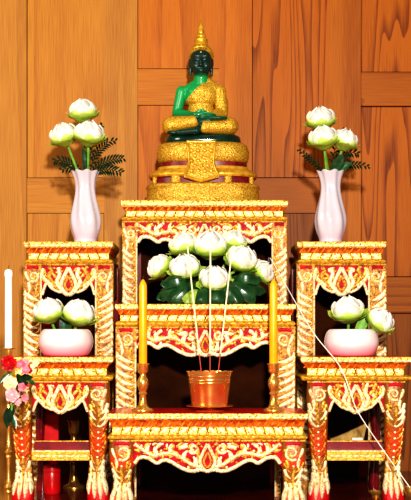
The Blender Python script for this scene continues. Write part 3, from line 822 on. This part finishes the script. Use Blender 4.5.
VY = -.345
mL, iL = vase(85.5, VY, sbl, 'white fluted porcelain vase on the back left table')
mR, iR = vase(330.5, VY, sbr, 'white fluted porcelain vase on the back right table')
G = 'lotus buds in the left vase'
def st(m, dx): return m + Vector((dx * .0028, 0, -.02))
lotus(83, 113, VY + .005, 13.5, (-.05, -.25), 'uppermost white lotus in the left vase', G, 0, .3, st(mL, 0))
lotus(64.5, 137, VY - .008, 13.5, (-.35, -.3), 'white lotus leaning left in the left vase', G, 1, 1.1, st(mL, -4))
lotus(89, 136, VY - .03, 14.5, (.12, -.3), 'white lotus at front right of the left vase', G, 2, 2.2, st(mL, 3))
G = 'lotus buds in the right vase'
lotus(321, 121, VY + .005, 13.5, (-.12, -.25), 'uppermost white lotus in the right vase', G, 1, .8, st(mR, -1))
lotus(323.5, 140, VY - .03, 14, (-.15, -.25), 'white lotus at front left of the right vase', G, 0, 1.9, st(mR, -3))
lotus(344, 142, VY - .012, 12.5, (.3, -.2), 'white lotus leaning right in the right vase', G, 2, 2.9, st(mR, 4))

def frond(base, pts, label, group, w=9, n=16):
    """fern frond through image-space-sized offsets (right, back, up) in px from the vase mouth"""
    s = (VY - CAMY) / F
    cp = catmull([Vector((a * s, b * s, c * s)) for a, b, c in pts], 8)
    bm = bmesh.new()
    tube(bm, cp, [.0012 * (1 - .7 * i / len(cp)) for i in range(len(cp))], 5)
    m = len(cp)
    acc = 0.0; k_ = 0
    for i in range(int(m * .22), m - 1):
        acc += (cp[i + 1] - cp[i]).length
        if acc < 1.3 * s: continue
        acc = 0.0; k_ += 1
        f = i / m; p = cp[i]
        t = (cp[i + 1] - cp[i]).normalized()
        side = t.cross(Vector((0, -1, .25))).normalized()
        ln = (w + 1.5) * s * (.35 + .65 * math.sin(PI * min(1, (f - .22) / .78 * .8 + .2)))
        sg = 1 if k_ % 2 else -1
        d = (side * sg * .8 + t * .62).normalized()
        e = d.cross(Vector((0, -1, .2))).normalized()
        wd = 1.15 * s
        mid_ = p + d * ln * .55 + Vector((0, -.0006, .0004))
        tip = p + d * ln + Vector((0, 0, -.10 * ln))
        vs = [bm.verts.new(x) for x in (p + e * wd * .5, p - e * wd * .5, mid_ - e * wd, tip, mid_ + e * wd)]
        bm.faces.new(vs)
    o = obj('fern_frond', bm, FERN, loc=base)
    return tag(o, label, 'leaf', group)
G = 'fern fronds in the left vase'
frond(mL, [(1, 1, -8), (8, 3, 4), (18, 2, 12), (30, -2, 15), (40, -5, 15)], 'dark fern frond reaching furthest right from the left vase', G, 7)
frond(mL, [(2, 2, -8), (9, 4, 2), (20, 2, 5), (31, -3, 3), (37, -6, 1)], 'lowest right dark fern frond of the left vase', G, 7)
frond(mL, [(1, 4, -8), (7, 6, 14), (14, 6, 26), (23, 4, 33), (31, 2, 34)], 'dark fern frond rising right behind the left vase lotuses', G, 6)
frond(mL, [(-1, 1, -8), (-8, 4, 4), (-16, 3, 11), (-26, 0, 14), (-32, -2, 12)], 'upper left dark fern frond of the left vase', G, 7)
frond(mL, [(-2, 0, -8), (-8, 2, 3), (-16, 0, 6), (-24, -3, 4)], 'lowest left dark fern frond of the left vase', G, 6)
frond(mL, [(0, 6, -8), (4, 8, 20), (9, 8, 40), (17, 6, 52)], 'upright dark fern frond behind the top lotus, left vase', G, 5)
G = 'fern fronds in the right vase'
frond(mR, [(-1, 1, -8), (-8, 3, 4), (-18, 0, 13), (-27, -3, 20), (-33, -6, 24)], 'dark fern frond reaching left from the right vase', G, 3.5)
frond(mR, [(1, 1, -8), (9, 3, 4), (18, 1, 9), (30, -2, 9), (38, -4, 7)], 'dark fern frond reaching furthest right from the right vase', G, 5)
frond(mR, [(1, 4, -8), (6, 6, 14), (14, 6, 22), (24, 4, 22), (29, 2, 20)], 'dark fern frond behind the right-leaning lotus, right vase', G, 6)
frond(mR, [(0, 6, -8), (4, 8, 20), (10, 8, 38), (16, 6, 46)], 'upright dark fern frond behind the lotuses, right vase', G, 6)
frond(mR, [(1, 0, -8), (5, -2, 6), (11, -4, 13), (17, -6, 15)], 'short dark fern frond at the mouth of the right vase', G, 7)
def broad_leaf(base, pts, w, label, group, mat=LEAF_D):
    s = (VY - CAMY) / F
    cp = catmull([Vector((a * s, b * s, c * s)) for a, b, c in pts], 6)
    bm = bmesh.new(); rows = []
    for i, p in enumerate(cp):
        f = i / (len(cp) - 1)
        t = (cp[min(i + 1, len(cp) - 1)] - cp[max(i - 1, 0)]).normalized()
        side = t.cross(Vector((0, -1, .3))).normalized()
        ww = w * s * max(.05, math.sin(PI * min(1, .1 + .9 * f)) ** .8)
        rows.append([bm.verts.new(p + side * ww * a + Vector((0, -abs(a) * .25 * ww, 0))) for a in (-1, -.5, 0, .5, 1)])
    for a, b in zip(rows, rows[1:]):
        for j in range(4): bm.faces.new((a[j], a[j + 1], b[j + 1], b[j]))
    return tag(obj('leaf', bm, mat, loc=base), label, 'leaf', group)
G = 'broad leaves in the right vase'
broad_leaf(mR, [(1, -1, -4), (4, -4, 6), (8, -7, 13), (11, -9, 19)], 5, 'broad green leaf under the right-leaning lotus, right vase', G)
broad_leaf(mR, [(3, -1, -4), (9, -4, 4), (15, -7, 8), (21, -9, 9)], 4.5, 'broad green leaf low right at the right vase mouth', G)
broad_leaf(mL, [(0, -1, -4), (1, -4, 8), (0, -6, 18), (-2, -8, 25)], 3.5, 'broad green leaf between the stems of the left vase', 'broad leaves in the left vase')

# ------------------------------------------------------------------ bowls with lotus
BOWL = zramp_mat('pink_bowl_glaze', [(0, (.85, .22, .28)), (.012, (.88, .42, .46)), (.032, (.86, .70, .70)), (.07, (.88, .80, .80))], rough=.12, coat=.5)
def bowl(px, Y, T, label):
    s = (Y - CAMY) / F
    root = thing('porcelain_bowl', label, 'bowl', (W(px, 0, Y).x, Y, T.top), 0, 'pink white porcelain bowls')
    H = 27 * s
    pr = catmull([(17, 0, 0), (20, .01, 0), (23, .08, 0), (26.5, .35, 0), (27.3, .58, 0), (25.5, .85, 0), (22.5, .99, 0), (20.5, 1.0, 0)], 4)
    inn = [(19.5, .96), (21, .8), (22, .6), (19, .3), (.1, .22)]
    bm = bmesh.new(); lathe(bm, [(a * s, b * H) for a, b, _ in pr] + [(a * s, b * H) for a, b in inn], 56)
    obj('bowl_body', bm, BOWL, root)
    return root.location + Vector((0, 0, H))
BY = -.56
bL = bowl(66, BY, sfl, 'low rounded porcelain bowl on the front left table')
bR = bowl(351.5, BY, sfr, 'low rounded porcelain bowl on the front right table')
def inb(b, dx): return b + Vector((dx * .0027, 0, -.030))
lotus(49, 313, BY - .012, 14.5, (-.25, -.3), 'left white lotus in the left bowl', 'lotus buds in the left bowl', 1, .2, inb(bL, -7))
lotus(78.5, 315, BY - .016, 15.5, (.25, -.35), 'right white lotus in the left bowl', 'lotus buds in the left bowl', 0, 1.3, inb(bL, 6))
lotus(348, 312, BY - .004, 15.5, (-.12, -.3), 'left, upright white lotus in the right bowl', 'lotus buds in the right bowl', 2, .6, inb(bR, -4))
lotus(379.5, 322, BY - .02, 13.5, (.75, -.55), 'right white lotus drooping over the rim of the right bowl', 'lotus buds in the right bowl', 0, 2.0, inb(bR, 8))
broad_leaf(bL, [(0, -3, -12), (0, -4, 2), (1, -4, 12), (3, -4, 20)], 6, 'dark leaf between the two lotuses of the left bowl', 'leaves in the bowls')
broad_leaf(bR, [(3, -3, -12), (8, -4, 2), (12, -5, 8), (17, -6, 10)], 5, 'green leaf between the two lotuses of the right bowl', 'leaves in the bowls', STEM)

# ------------------------------------------------------------------ lotus heap on the middle table
AY = -.475
sA = (AY - CAMY) / F
base = Vector((W(211, 0, AY).x, AY, midt.top))
heap = thing('leaf_stand', 'low stand of rolled dark leaves under the lotus heap on the middle table', 'leaf arrangement', base)
bm = bmesh.new()
lathe(bm, [(28 * sA, 0), (30 * sA, .004), (27 * sA, 10 * sA), (24 * sA, 22 * sA), (12 * sA, 34 * sA), (.002, 36 * sA)], 32)
obj('core', bm, FERN, heap)
for i, (x0, z0, x1, z1, y1, wd_, lt) in enumerate(((-14, 30, -48, 8, -20, 9, 0), (-10, 30, -38, 2, -34, 10, 0), (-8, 22, -24, 1, -40, 8, 1), (-2, 26, -9, 1, -42, 9, 0), (6, 26, 8, 1, -42, 9, 0),
                                                     (10, 30, 25, 1, -40, 10, 0), (12, 30, 40, 6, -32, 10, 0), (14, 32, 48, 14, -16, 9, 0), (-18, 30, -44, 20, -26, 8, 0), (20, 32, 44, 24, -24, 8, 0))):
    # a leaf folded over and tucked under: arched sheet with a raised midrib
    bm = bmesh.new()
    wd_ *= .85; A = Vector((x0 * sA, -14 * sA, (z0 - 9) * sA)); B = Vector((x1 * sA, y1 * sA, z1 * sA + .002))
    M1 = A.lerp(B, .45) + Vector((0, -9 * sA, 3 * sA)); E = B + Vector((-(x1 - x0) * .12 * sA, 6 * sA, 0))
    cp = catmull([A, M1, B, E], 6)
    rows = []
    for k_, p in enumerate(cp):
        f = k_ / (len(cp) - 1)
        t = (cp[min(k_ + 1, len(cp) - 1)] - cp[max(k_ - 1, 0)]).normalized()
        side = t.cross(Vector((0, -1, .5))).normalized(); nrm = side.cross(t).normalized()
        if nrm.y > 0: nrm = -nrm
        ww = wd_ * sA * (.35 + .65 * math.sin(PI * min(1, .1 + .85 * f)))
        rows.append([bm.verts.new(p + side * ww * b_ + nrm * (ww * .45 * (1 - b_ * b_) + (.0012 if b_ == 0 else 0))) for b_ in (-1, -.6, -.2, 0, .2, .6, 1)])
        for v in rows[-1]: v.co.z = max(.0012, v.co.z)
    for x, y in zip(rows, rows[1:]):
        for j in range(6): bm.faces.new((x[j], x[j + 1], y[j + 1], y[j]))
    obj('rolled_leaf', bm, LEAF_L if lt else LEAF_D, heap)
for i, (x0, x1, z0, z1) in enumerate(((-33, -16, 8, 9), (28, 34, 4, 26), (-6, -14, 16, 6))):
    bm = bmesh.new()
    P = [Vector((x0 * sA, -25 * sA, z0 * sA)), Vector(((x0 + x1) / 2 * sA, -28 * sA, (z0 + z1) / 2 * sA + .003)), Vector((x1 * sA, -25 * sA, z1 * sA))]
    tube(bm, catmull(P, 5), [.002 + .004 * math.sin(PI * k_ / 10) for k_ in range(11)], 6)
    obj('leaf_tie', bm, LEAF_L, heap)
G = 'lotus buds heaped on the middle table'
for (px, py, dy, r, tl, lb, v, sp) in (
    (160.5, 268, .005, 13.5, (-1.1, -.35), 'far left white lotus of the heap, facing left', 0, .2),
    (184, 247, .03, 14.5, (-.3, -.1), 'upper left white lotus at the back of the heap', 1, .9),
    (210.5, 248, .012, 17.5, (0, -.3), 'largest white lotus at the top centre of the heap', 2, 1.4),
    (233, 244, .035, 14, (.2, 0), 'upper right white lotus at the back of the heap', 0, 2.1),
    (185, 269, -.045, 15.5, (-.2, -.55), 'white lotus left of the heap centre, in front', 2, 2.6),
    (241.5, 261, -.03, 16, (.25, -.5), 'white lotus right of the heap centre, in front', 1, .4),
    (214.5, 280, -.075, 15.5, (.05, -.75), 'lowest white lotus at the front centre of the heap', 0, 1.7),
    (260, 273, 0, 13.5, (1.0, -.2), 'far right white lotus of the heap, facing right', 2, .5)):
    lotus(px, py, AY + dy, r, tl, lb, G, v, sp, base + Vector(((px - 211) * .25 * sA, dy * .3, 26 * sA)))
for o in [c for pr in PROTO for c in pr]: bpy.data.objects.remove(o)

# ------------------------------------------------------------------ incense pot, incense, candles
PY = -.745; sp_ = (PY - CAMY) / F
pot = thing('incense_pot', 'round copper incense pot with a scalloped rim on the front table', 'incense pot', (W(209.5, 0, PY).x, PY, front.top))
bm = bmesh.new()
lathe(bm, [(15 * sp_, 0), (15.5 * sp_, .6 * sp_), (9 * sp_, 1.8 * sp_), (8 * sp_, 2.6 * sp_), (16 * sp_, 3.6 * sp_), (23.5 * sp_, 4.6 * sp_), (23.7 * sp_, 5.3 * sp_), (17 * sp_, 4.9 * sp_)], 48)
obj('saucer', bm, COPPER, pot)
bm = bmesh.new()
H0, H1 = 4.4, 39
pp = [(17.6, 0), (18, .02), (18.3, .05), (20.9, .66), (21.4, .68), (21.1, .70), (21.3, .74), (21.8, .76), (21.5, .78), (21.8, .86), (22.3, .88), (22.1, .90), (23.4, 1.0), (22.6, 1.0), (21.2, .86), (20.8, .8), (.1, .8)]
def scal(k, t, r, z):
    if k in (12, 13): z += .0028 * abs(math.sin(10 * t)) - .001
    return r, z
lathe(bm, [(a * sp_, (H0 + (H1 - H0) * b) * sp_) for a, b in pp], 80, wave=scal)
obj('pot_body', bm, COPPER, pot)
bm = bmesh.new(); lathe(bm, [(20.9 * sp_, (H0 + 34.6 * .80) * sp_), (20.5 * sp_, (H0 + 34.6 * .83) * sp_), (.001, (H0 + 34.6 * .85) * sp_)], 32, cap0=False)
obj('ash', bm, ASH, pot)
for lab, top, bot in (('left, left-leaning incense stick in the copper pot', (187.5, 246), (202, 375)), ('middle, upright incense stick in the copper pot', (210.5, 244), (210, 375)), ('right, right-leaning incense stick in the copper pot', (232.5, 246), (217.5, 375))):
    a, b = W(bot[0], bot[1] + 4, PY), W(top[0], top[1], PY)
    root = thing('incense_stick', lab, 'incense', a, 0, 'incense sticks in the copper pot')
    v = b - a
    bm = bmesh.new(); tube(bm, [v * (i / 6) for i in range(3)] + [v * .2], [.0016] * 4, 6); 
    bm.free(); bm = bmesh.new(); tube(bm, [Vector((0, 0, 0)), v * .1, v * .2], .0015, 6); obj('stick', bm, STICK, root)
    bm = bmesh.new(); tube(bm, [v * .19, v * .5, v], [.0021, .0021, .002], 6); obj('incense_coating', bm, INCENSE, root)

def candlestick_prof(s, h, cup=6.8, base=11):
    P = [(base, 0), (base, .02), (base * .95, .035), (base * .55, .07), (base * .42, .12), (base * .33, .25), (base * .30, .32), (4.6, .36), (3.4, .40), (5.4, .50), (6, .58), (5.2, .66), (3.2, .73), (3.0, .77), (4.5, .80), (cup * .8, .82), (cup * .86, .96), (cup, .985), (cup, 1.0), (cup * .75, 1.0), (cup * .7, .9), (.1, .9)]
    return [(a * s, b * h) for a, b in P]
CY = -.735; sc_ = (CY - CAMY) / F
for px, side in ((143, 'left'), (273.5, 'right')):
    x = W(px, 0, CY).x
    root = thing('candlestick', 'brass candlestick holding the %s yellow candle on the front table' % side, 'candlestick', (x, CY, front.top), 0, 'brass candlesticks on the front table')
    h = 47 * sc_
    bm = bmesh.new(); lathe(bm, candlestick_prof(sc_, h), 36); obj('candlestick_body', bm, BRASS, root)
    root = thing('candle', '%s yellow taper candle in a brass candlestick' % side, 'candle', (x, CY, front.top + h * .9), 0, 'yellow candles')
    hc = 84 * sc_ + h * .1
    bm = bmesh.new(); lathe(bm, [(4.0 * sc_, 0), (4.2 * sc_, .002), (4.1 * sc_, hc * .5), (4.0 * sc_, hc - 7 * sc_), (3.2 * sc_, hc - 4 * sc_), (1.4 * sc_, hc - .8 * sc_), (.4 * sc_, hc)], 20); obj('wax', bm, WAX_Y, root)
    bm = bmesh.new(); tube(bm, [Vector((0, 0, hc - .002)), Vector((.0003, 0, hc + 1.5 * sc_)), Vector((.001, 0, hc + 3 * sc_))], .0007, 5); obj('wick', bm, WICK, root)

# ------------------------------------------------------------------ tall candle stand at far left, with flowers
TY = -.96; s9 = (TY - CAMY) / F
x9 = W(8.5, 0, TY).x
GZ = -.45
root = thing('candle_stand', 'tall slim brass candle stand at far left', 'candle stand', (x9, TY, GZ))
ztop = W(0, 348, TY).z - GZ
bm = bmesh.new()
prof = [(16, 0), (16, .012), (12, .022), (6, .04), (3.2, .07)]
prof = [(a * s9, b * ztop) for a, b in prof]
z = .09 * ztop
knots = [(W(0, py, TY).z - GZ) for py in (620, 575, 530, 487, 452, 418)]
for kz in knots:
    if kz > z:
        prof += [(1.7 * s9, kz - 14 * s9), (2.0 * s9, kz - 7 * s9), (3.1 * s9, kz - 5 * s9), (2.4 * s9, kz - 3 * s9), (4.3 * s9, kz), (2.4 * s9, kz + 3 * s9), (3.0 * s9, kz + 5 * s9), (1.9 * s9, kz + 8 * s9)]
zt = ztop
prof += [(2.0 * s9, zt - 16 * s9), (3.8 * s9, zt - 10 * s9), (3.9 * s9, zt - 2 * s9), (6.8 * s9, zt - 1.2 * s9), (7 * s9, zt), (4 * s9, zt), (3.8 * s9, zt - 3 * s9), (.0005, zt - 3 * s9)]
lathe(bm, prof, 28); obj('stand_body', bm, BRASS, root)
root = thing('candle', 'tall white candle on the brass stand at far left', 'candle', (x9, TY, GZ + zt - 3 * s9))
hc = 82 * s9
bm = bmesh.new(); lathe(bm, [(3.5 * s9, 0), (3.7 * s9, .002), (3.6 * s9, hc * .5), (3.5 * s9, hc * .9), (4.1 * s9, hc * .92), (4.0 * s9, hc * .96), (3.3 * s9, hc * .985), (.6 * s9, hc)], 20); obj('wax', bm, WAX_W, root)
bm = bmesh.new(); tube(bm, [Vector((0, 0, hc - .002)), Vector((.0003, 0, hc + 2 * s9)), Vector((.001, 0, hc + 4 * s9))], .0008, 5); obj('wick', bm, WICK, root)

FY = TY - .018
spray = thing('flower_spray', 'spray of red, pink and cream flowers tied to the candle stand at far left', 'flowers', W(10, 385, FY))
o0 = spray.location
sf = (FY - CAMY) / F
def bloom(px, py, r, mat, name='blossom', dy=0, petals=5, layers=3, cmat=None, cup=.5):
    p = W(px, py, FY + dy) - o0; r *= sf
    bm = bmesh.new()
    for l in range(layers):
        rr = r * (1 - .28 * l); n = petals
        for k_ in range(n):
            a = 2 * PI * (k_ + l * .5) / n + random.uniform(-.15, .15)
            d = Vector((math.cos(a), 0, math.sin(a))); e = Vector((-math.sin(a), 0, math.cos(a)))
            rows = []
            for i in range(6):
                f = i / 5
                w = rr * .62 * math.sin(PI * (.12 + .74 * f))
                out = rr * f; y = -r * (.12 * l + .10) - rr * cup * f ** 1.6 * (.5 + .4 * l) + rr * .35 * max(0, f - .7)
                rows.append([bm.verts.new(p + d * (out - .12 * rr * b * b) + e * (w * b) + Vector((0, y - .15 * rr * b * b, 0))) for b in (-1, -.5, 0, .5, 1)])
            for x, y in zip(rows, rows[1:]):
                for j in range(4): bm.faces.new((x[j], x[j + 1], y[j + 1], y[j]))
    bmesh.ops.create_icosphere(bm, subdivisions=2, radius=r * .3, matrix=Matrix.Translation(p + Vector((0, -r * .3, 0))))
    if cmat:
        for f in bm.faces[-80:]: f.material_index = 1
    o = obj(name, bm, [mat, cmat or mat], spray)
    return o
bloom(9, 363, 8.5, ROSE_R, 'red_rose', -.012, 5, 4)['label'] = 'red rose at the top'
bloom(21, 364, 4.8, ROSE_P, dy=-.004); bloom(26, 370, 4.5, ROSE_P, dy=-.006); bloom(25.5, 362.5, 4.2, ROSE_PP)
bloom(29.5, 370.5, 3.5, ROSE_R, 'red_bud')['label'] = 'small red bud'
bloom(10.5, 383, 7.5, ROSE_C, 'cream_daisy', -.01, 9, 2, ROSE_C, .2)['label'] = 'cream daisy'
bloom(12.5, 395, 7.5, ROSE_PP, 'pale_pink_rose', -.012, 5, 4)['label'] = 'large pale pink rose'
bloom(22, 387, 4.6, ROSE_P, dy=-.008); bloom(25, 398, 4.2, ROSE_P); bloom(18, 402, 3.8, ROSE_PP); bloom(36, 363, 3.8, ROSE_C)['label'] = 'small cream blossom'
bloom(33, 366, 3.0, ROSE_C)
for (px, py, a, ln) in ((9, 374, -2.4, 12), (13, 405, -1.9, 16), (8, 408, -1.6, 18), (20, 378, .2, 14), (17, 374, -1.0, 14), (28, 380, -.4, 9), (31, 366, .3, 10), (16, 388, .6, 16), (12, 416, -1.2, 12)):
    p = W(px, py, FY + .008) - o0
    bm = bmesh.new(); rows = []
    d = Vector((math.cos(a), -.2, math.sin(a))).normalized(); e = Vector((-math.sin(a), 0, math.cos(a)))
    for i in range(7):
        f = i / 6; w = ln * .25 * sf * max(.04, math.sin(PI * min(1, .08 + .92 * f)))
        rows.append([bm.verts.new(p + d * (ln * sf * f) + e * w * b + Vector((0, .3 * w * abs(b), -.15 * ln * sf * f * f))) for b in (-1, 0, 1)])
    for x, y in zip(rows, rows[1:]):
        for j in range(2): bm.faces.new((x[j], x[j + 1], y[j + 1], y[j]))
    obj('leaf', bm, FERN if ln > 12 else LEAF_D, spray)
bm = bmesh.new(); tube(bm, catmull([W(9, 358, FY + .01) - o0, W(11, 375, FY + .006) - o0, W(14, 390, FY + .004) - o0, W(10, 420, FY + .01) - o0], 5), .0025, 6); obj('stem', bm, STEM, spray)

# ------------------------------------------------------------------ things stored under the side tables
YB = -.41
p = W(52, 0, YB)
bx = thing('red_box', 'tall red box standing behind the shelf of the front left table', 'box', (p.x, YB - .01, 0))
h = W(0, 413, YB).z
bm = bmesh.new(); box(bm, -.021, .021, -.018, .018, 0, h * .80); bmesh.ops.bevel(bm, geom=bm.edges[:], offset=.002, segments=2, affect='EDGES'); obj('box_body', bm, RED_BOX, bx)
bm = bmesh.new(); box(bm, -.0222, .0222, -.0192, .0192, h * .80, h); bmesh.ops.bevel(bm, geom=bm.edges[:], offset=.002, segments=2, affect='EDGES'); obj('lid', bm, RED_BOX, bx)
def spare(px, Y, py_top, label, base=10):
    s = (Y - CAMY) / F
    root = thing('candlestick', label, 'candlestick', (W(px, 0, Y).x, Y, 0))
    h = W(0, py_top, Y).z
    bm = bmesh.new(); lathe(bm, candlestick_prof(s, h, 6.5, base), 28); obj('candlestick_body', bm, BRASS_DARK, root)
spare(74, -.405, 420, 'spare brass candlestick standing behind the shelf of the front left table', 11)
rb = thing('red_jar', 'small round red jar on the floor under the front left table', 'jar', (W(52, 0, -.52).x, -.52, 0))
hj = W(0, 464, -.52).z
bm = bmesh.new(); lathe(bm, [(.020, 0), (.023, .004), (.023, hj * .7), (.021, hj * .76)], 28); obj('jar_body', bm, RED_BOX, rb)
bm = bmesh.new(); lathe(bm, [(.0235, hj * .74), (.0238, hj * .8), (.022, hj * .95), (.004, hj)], 28); obj('lid', bm, RED_BOX, rb)
# brass bowls low right
def brass_bowl(px, Y, r, h, label):
    s = (Y - CAMY) / F
    root = thing('brass_bowl', label, 'bowl', (W(px, 0, Y).x, Y, 0))
    bm = bmesh.new()
    lathe(bm, [(r * .5, 0), (r * .55, h * .06), (r * .3, h * .2), (r * .75, h * .5), (r * .95, h * .8), (r, h), (r * .93, h), (r * .86, h * .8), (r * .6, h * .5), (.001, h * .4)], 32, wave=lambda k, t, rr, z: (rr, z + (.0018 * math.cos(12 * t) if k in (5, 6) else 0)))
    obj('bowl_body', bm, BRASS, root)
brass_bowl(376, -.60, .020, W(0, 491, -.60).z, 'small brass bowl on the floor behind the front right table leg')
brass_bowl(414, -.72, .026, W(0, 487, -.72).z, 'brass bowl at the right edge beside the front right table')
# folded cloth on the right shelf
zs = ZH - (451 - HOR) * 3.09 / F
YC = -.53
cl = thing('folded_fan', 'folded khaki fan lying on the shelf of the front right table', 'fan', (W(346, 0, YC).x, YC, zs))
sC = (YC - CAMY) / F
bm = bmesh.new()
N = 16
bot, tp = [], []
for i in range(N + 1):
    f = i / N
    x = (-17 + 33 * f) * sC
    hz = (7.0 + 16 * f ** 1.15) * sC * (1 if f < .97 else .9)
    zig = .0015 * (1 if i % 2 else -1)
    bot.append([bm.verts.new((x, zig, .0006)), bm.verts.new((x, .03 + zig, .0006))])
    tp.append([bm.verts.new((x + .25 * hz, zig + .006, hz)), bm.verts.new((x + .25 * hz, .022 + zig, hz))])
for i in range(N):
    bm.faces.new((bot[i][0], bot[i + 1][0], tp[i + 1][0], tp[i][0])); bm.faces.new((bot[i][1], bot[i + 1][1], tp[i + 1][1], tp[i][1]))
    bm.faces.new((tp[i][0], tp[i + 1][0], tp[i + 1][1], tp[i][1])); bm.faces.new((bot[i][0], bot[i + 1][0], bot[i + 1][1], bot[i][1]))
for i in (0, N): bm.faces.new((bot[i][0], bot[i][1], tp[i][1], tp[i][0]))
obj('fan_cloth', bm, KHAKI, cl, smooth=False)
bm = bmesh.new(); box(bm, 6 * sC, 17 * sC, -.0065, -.0045, .0003, .0232); obj('paper_edge', bm, PAPER, cl, smooth=False)

# ------------------------------------------------------------------ white thread
P = [W(270, 258, -.40), W(278, 271, -.46), W(297, 305, -.64), W(315, 335, -.665), W(339, 365, -.685), W(350, 390, -.70), W(358, 412, -.705), W(384, 451, -.72), W(411, 489, -.735), W(424, 507, -.745)]
P.append(Vector((P[-1].x + .03, P[-1].y - .01, .002)))
bm = bmesh.new(); cp = catmull(P, 6); tube(bm, [p - P[-1] for p in cp], .0013, 6)
tag(obj('sacred_thread', bm, THREAD, loc=P[-1]), 'white thread slanting down in front of the right tables', 'thread')

# ------------------------------------------------------------------ light, world, camera
def area(name, loc, target, size, power, col):
    l = bpy.data.lights.new(name, 'AREA'); l.shape = 'DISK'; l.size = size; l.energy = power; l.color = col
    o = bpy.data.objects.new(name, l); C.objects.link(o); o.location = loc
    o.rotation_euler = (Vector(target) - Vector(loc)).to_track_quat('-Z', 'Y').to_euler()
area('key_flash', (.12, -4.0, ZH + .68), (-.05, -.3, .55), .14, 88, (1, .96, .90))
area('left_soft', (-2.0, -2.6, 1.9), (-.3, 0, .7), 1.0, 20, (1, .92, .8))
w = bpy.data.worlds.new('World'); bpy.context.scene.world = w; w.use_nodes = True
bg = w.node_tree.nodes['Background']; bg.inputs['Color'].default_value = (1, .86, .70, 1); bg.inputs['Strength'].default_value = .16

cd = bpy.data.cameras.new('Camera'); cam = bpy.data.objects.new('Camera', cd); C.objects.link(cam)
cam.location = (0, CAMY, ZH); cam.rotation_euler = (PI / 2, 0, 0)
cd.sensor_fit = 'HORIZONTAL'; cd.sensor_width = 36; cd.lens = F / 411 * 36
cd.shift_y = (HOR - 250) / 411
cd.clip_start = .05
sc = bpy.context.scene; sc.camera = cam
sc.view_settings.view_transform = 'Standard'
sc.view_settings.look = 'High Contrast'
sc.view_settings.exposure = 0.45
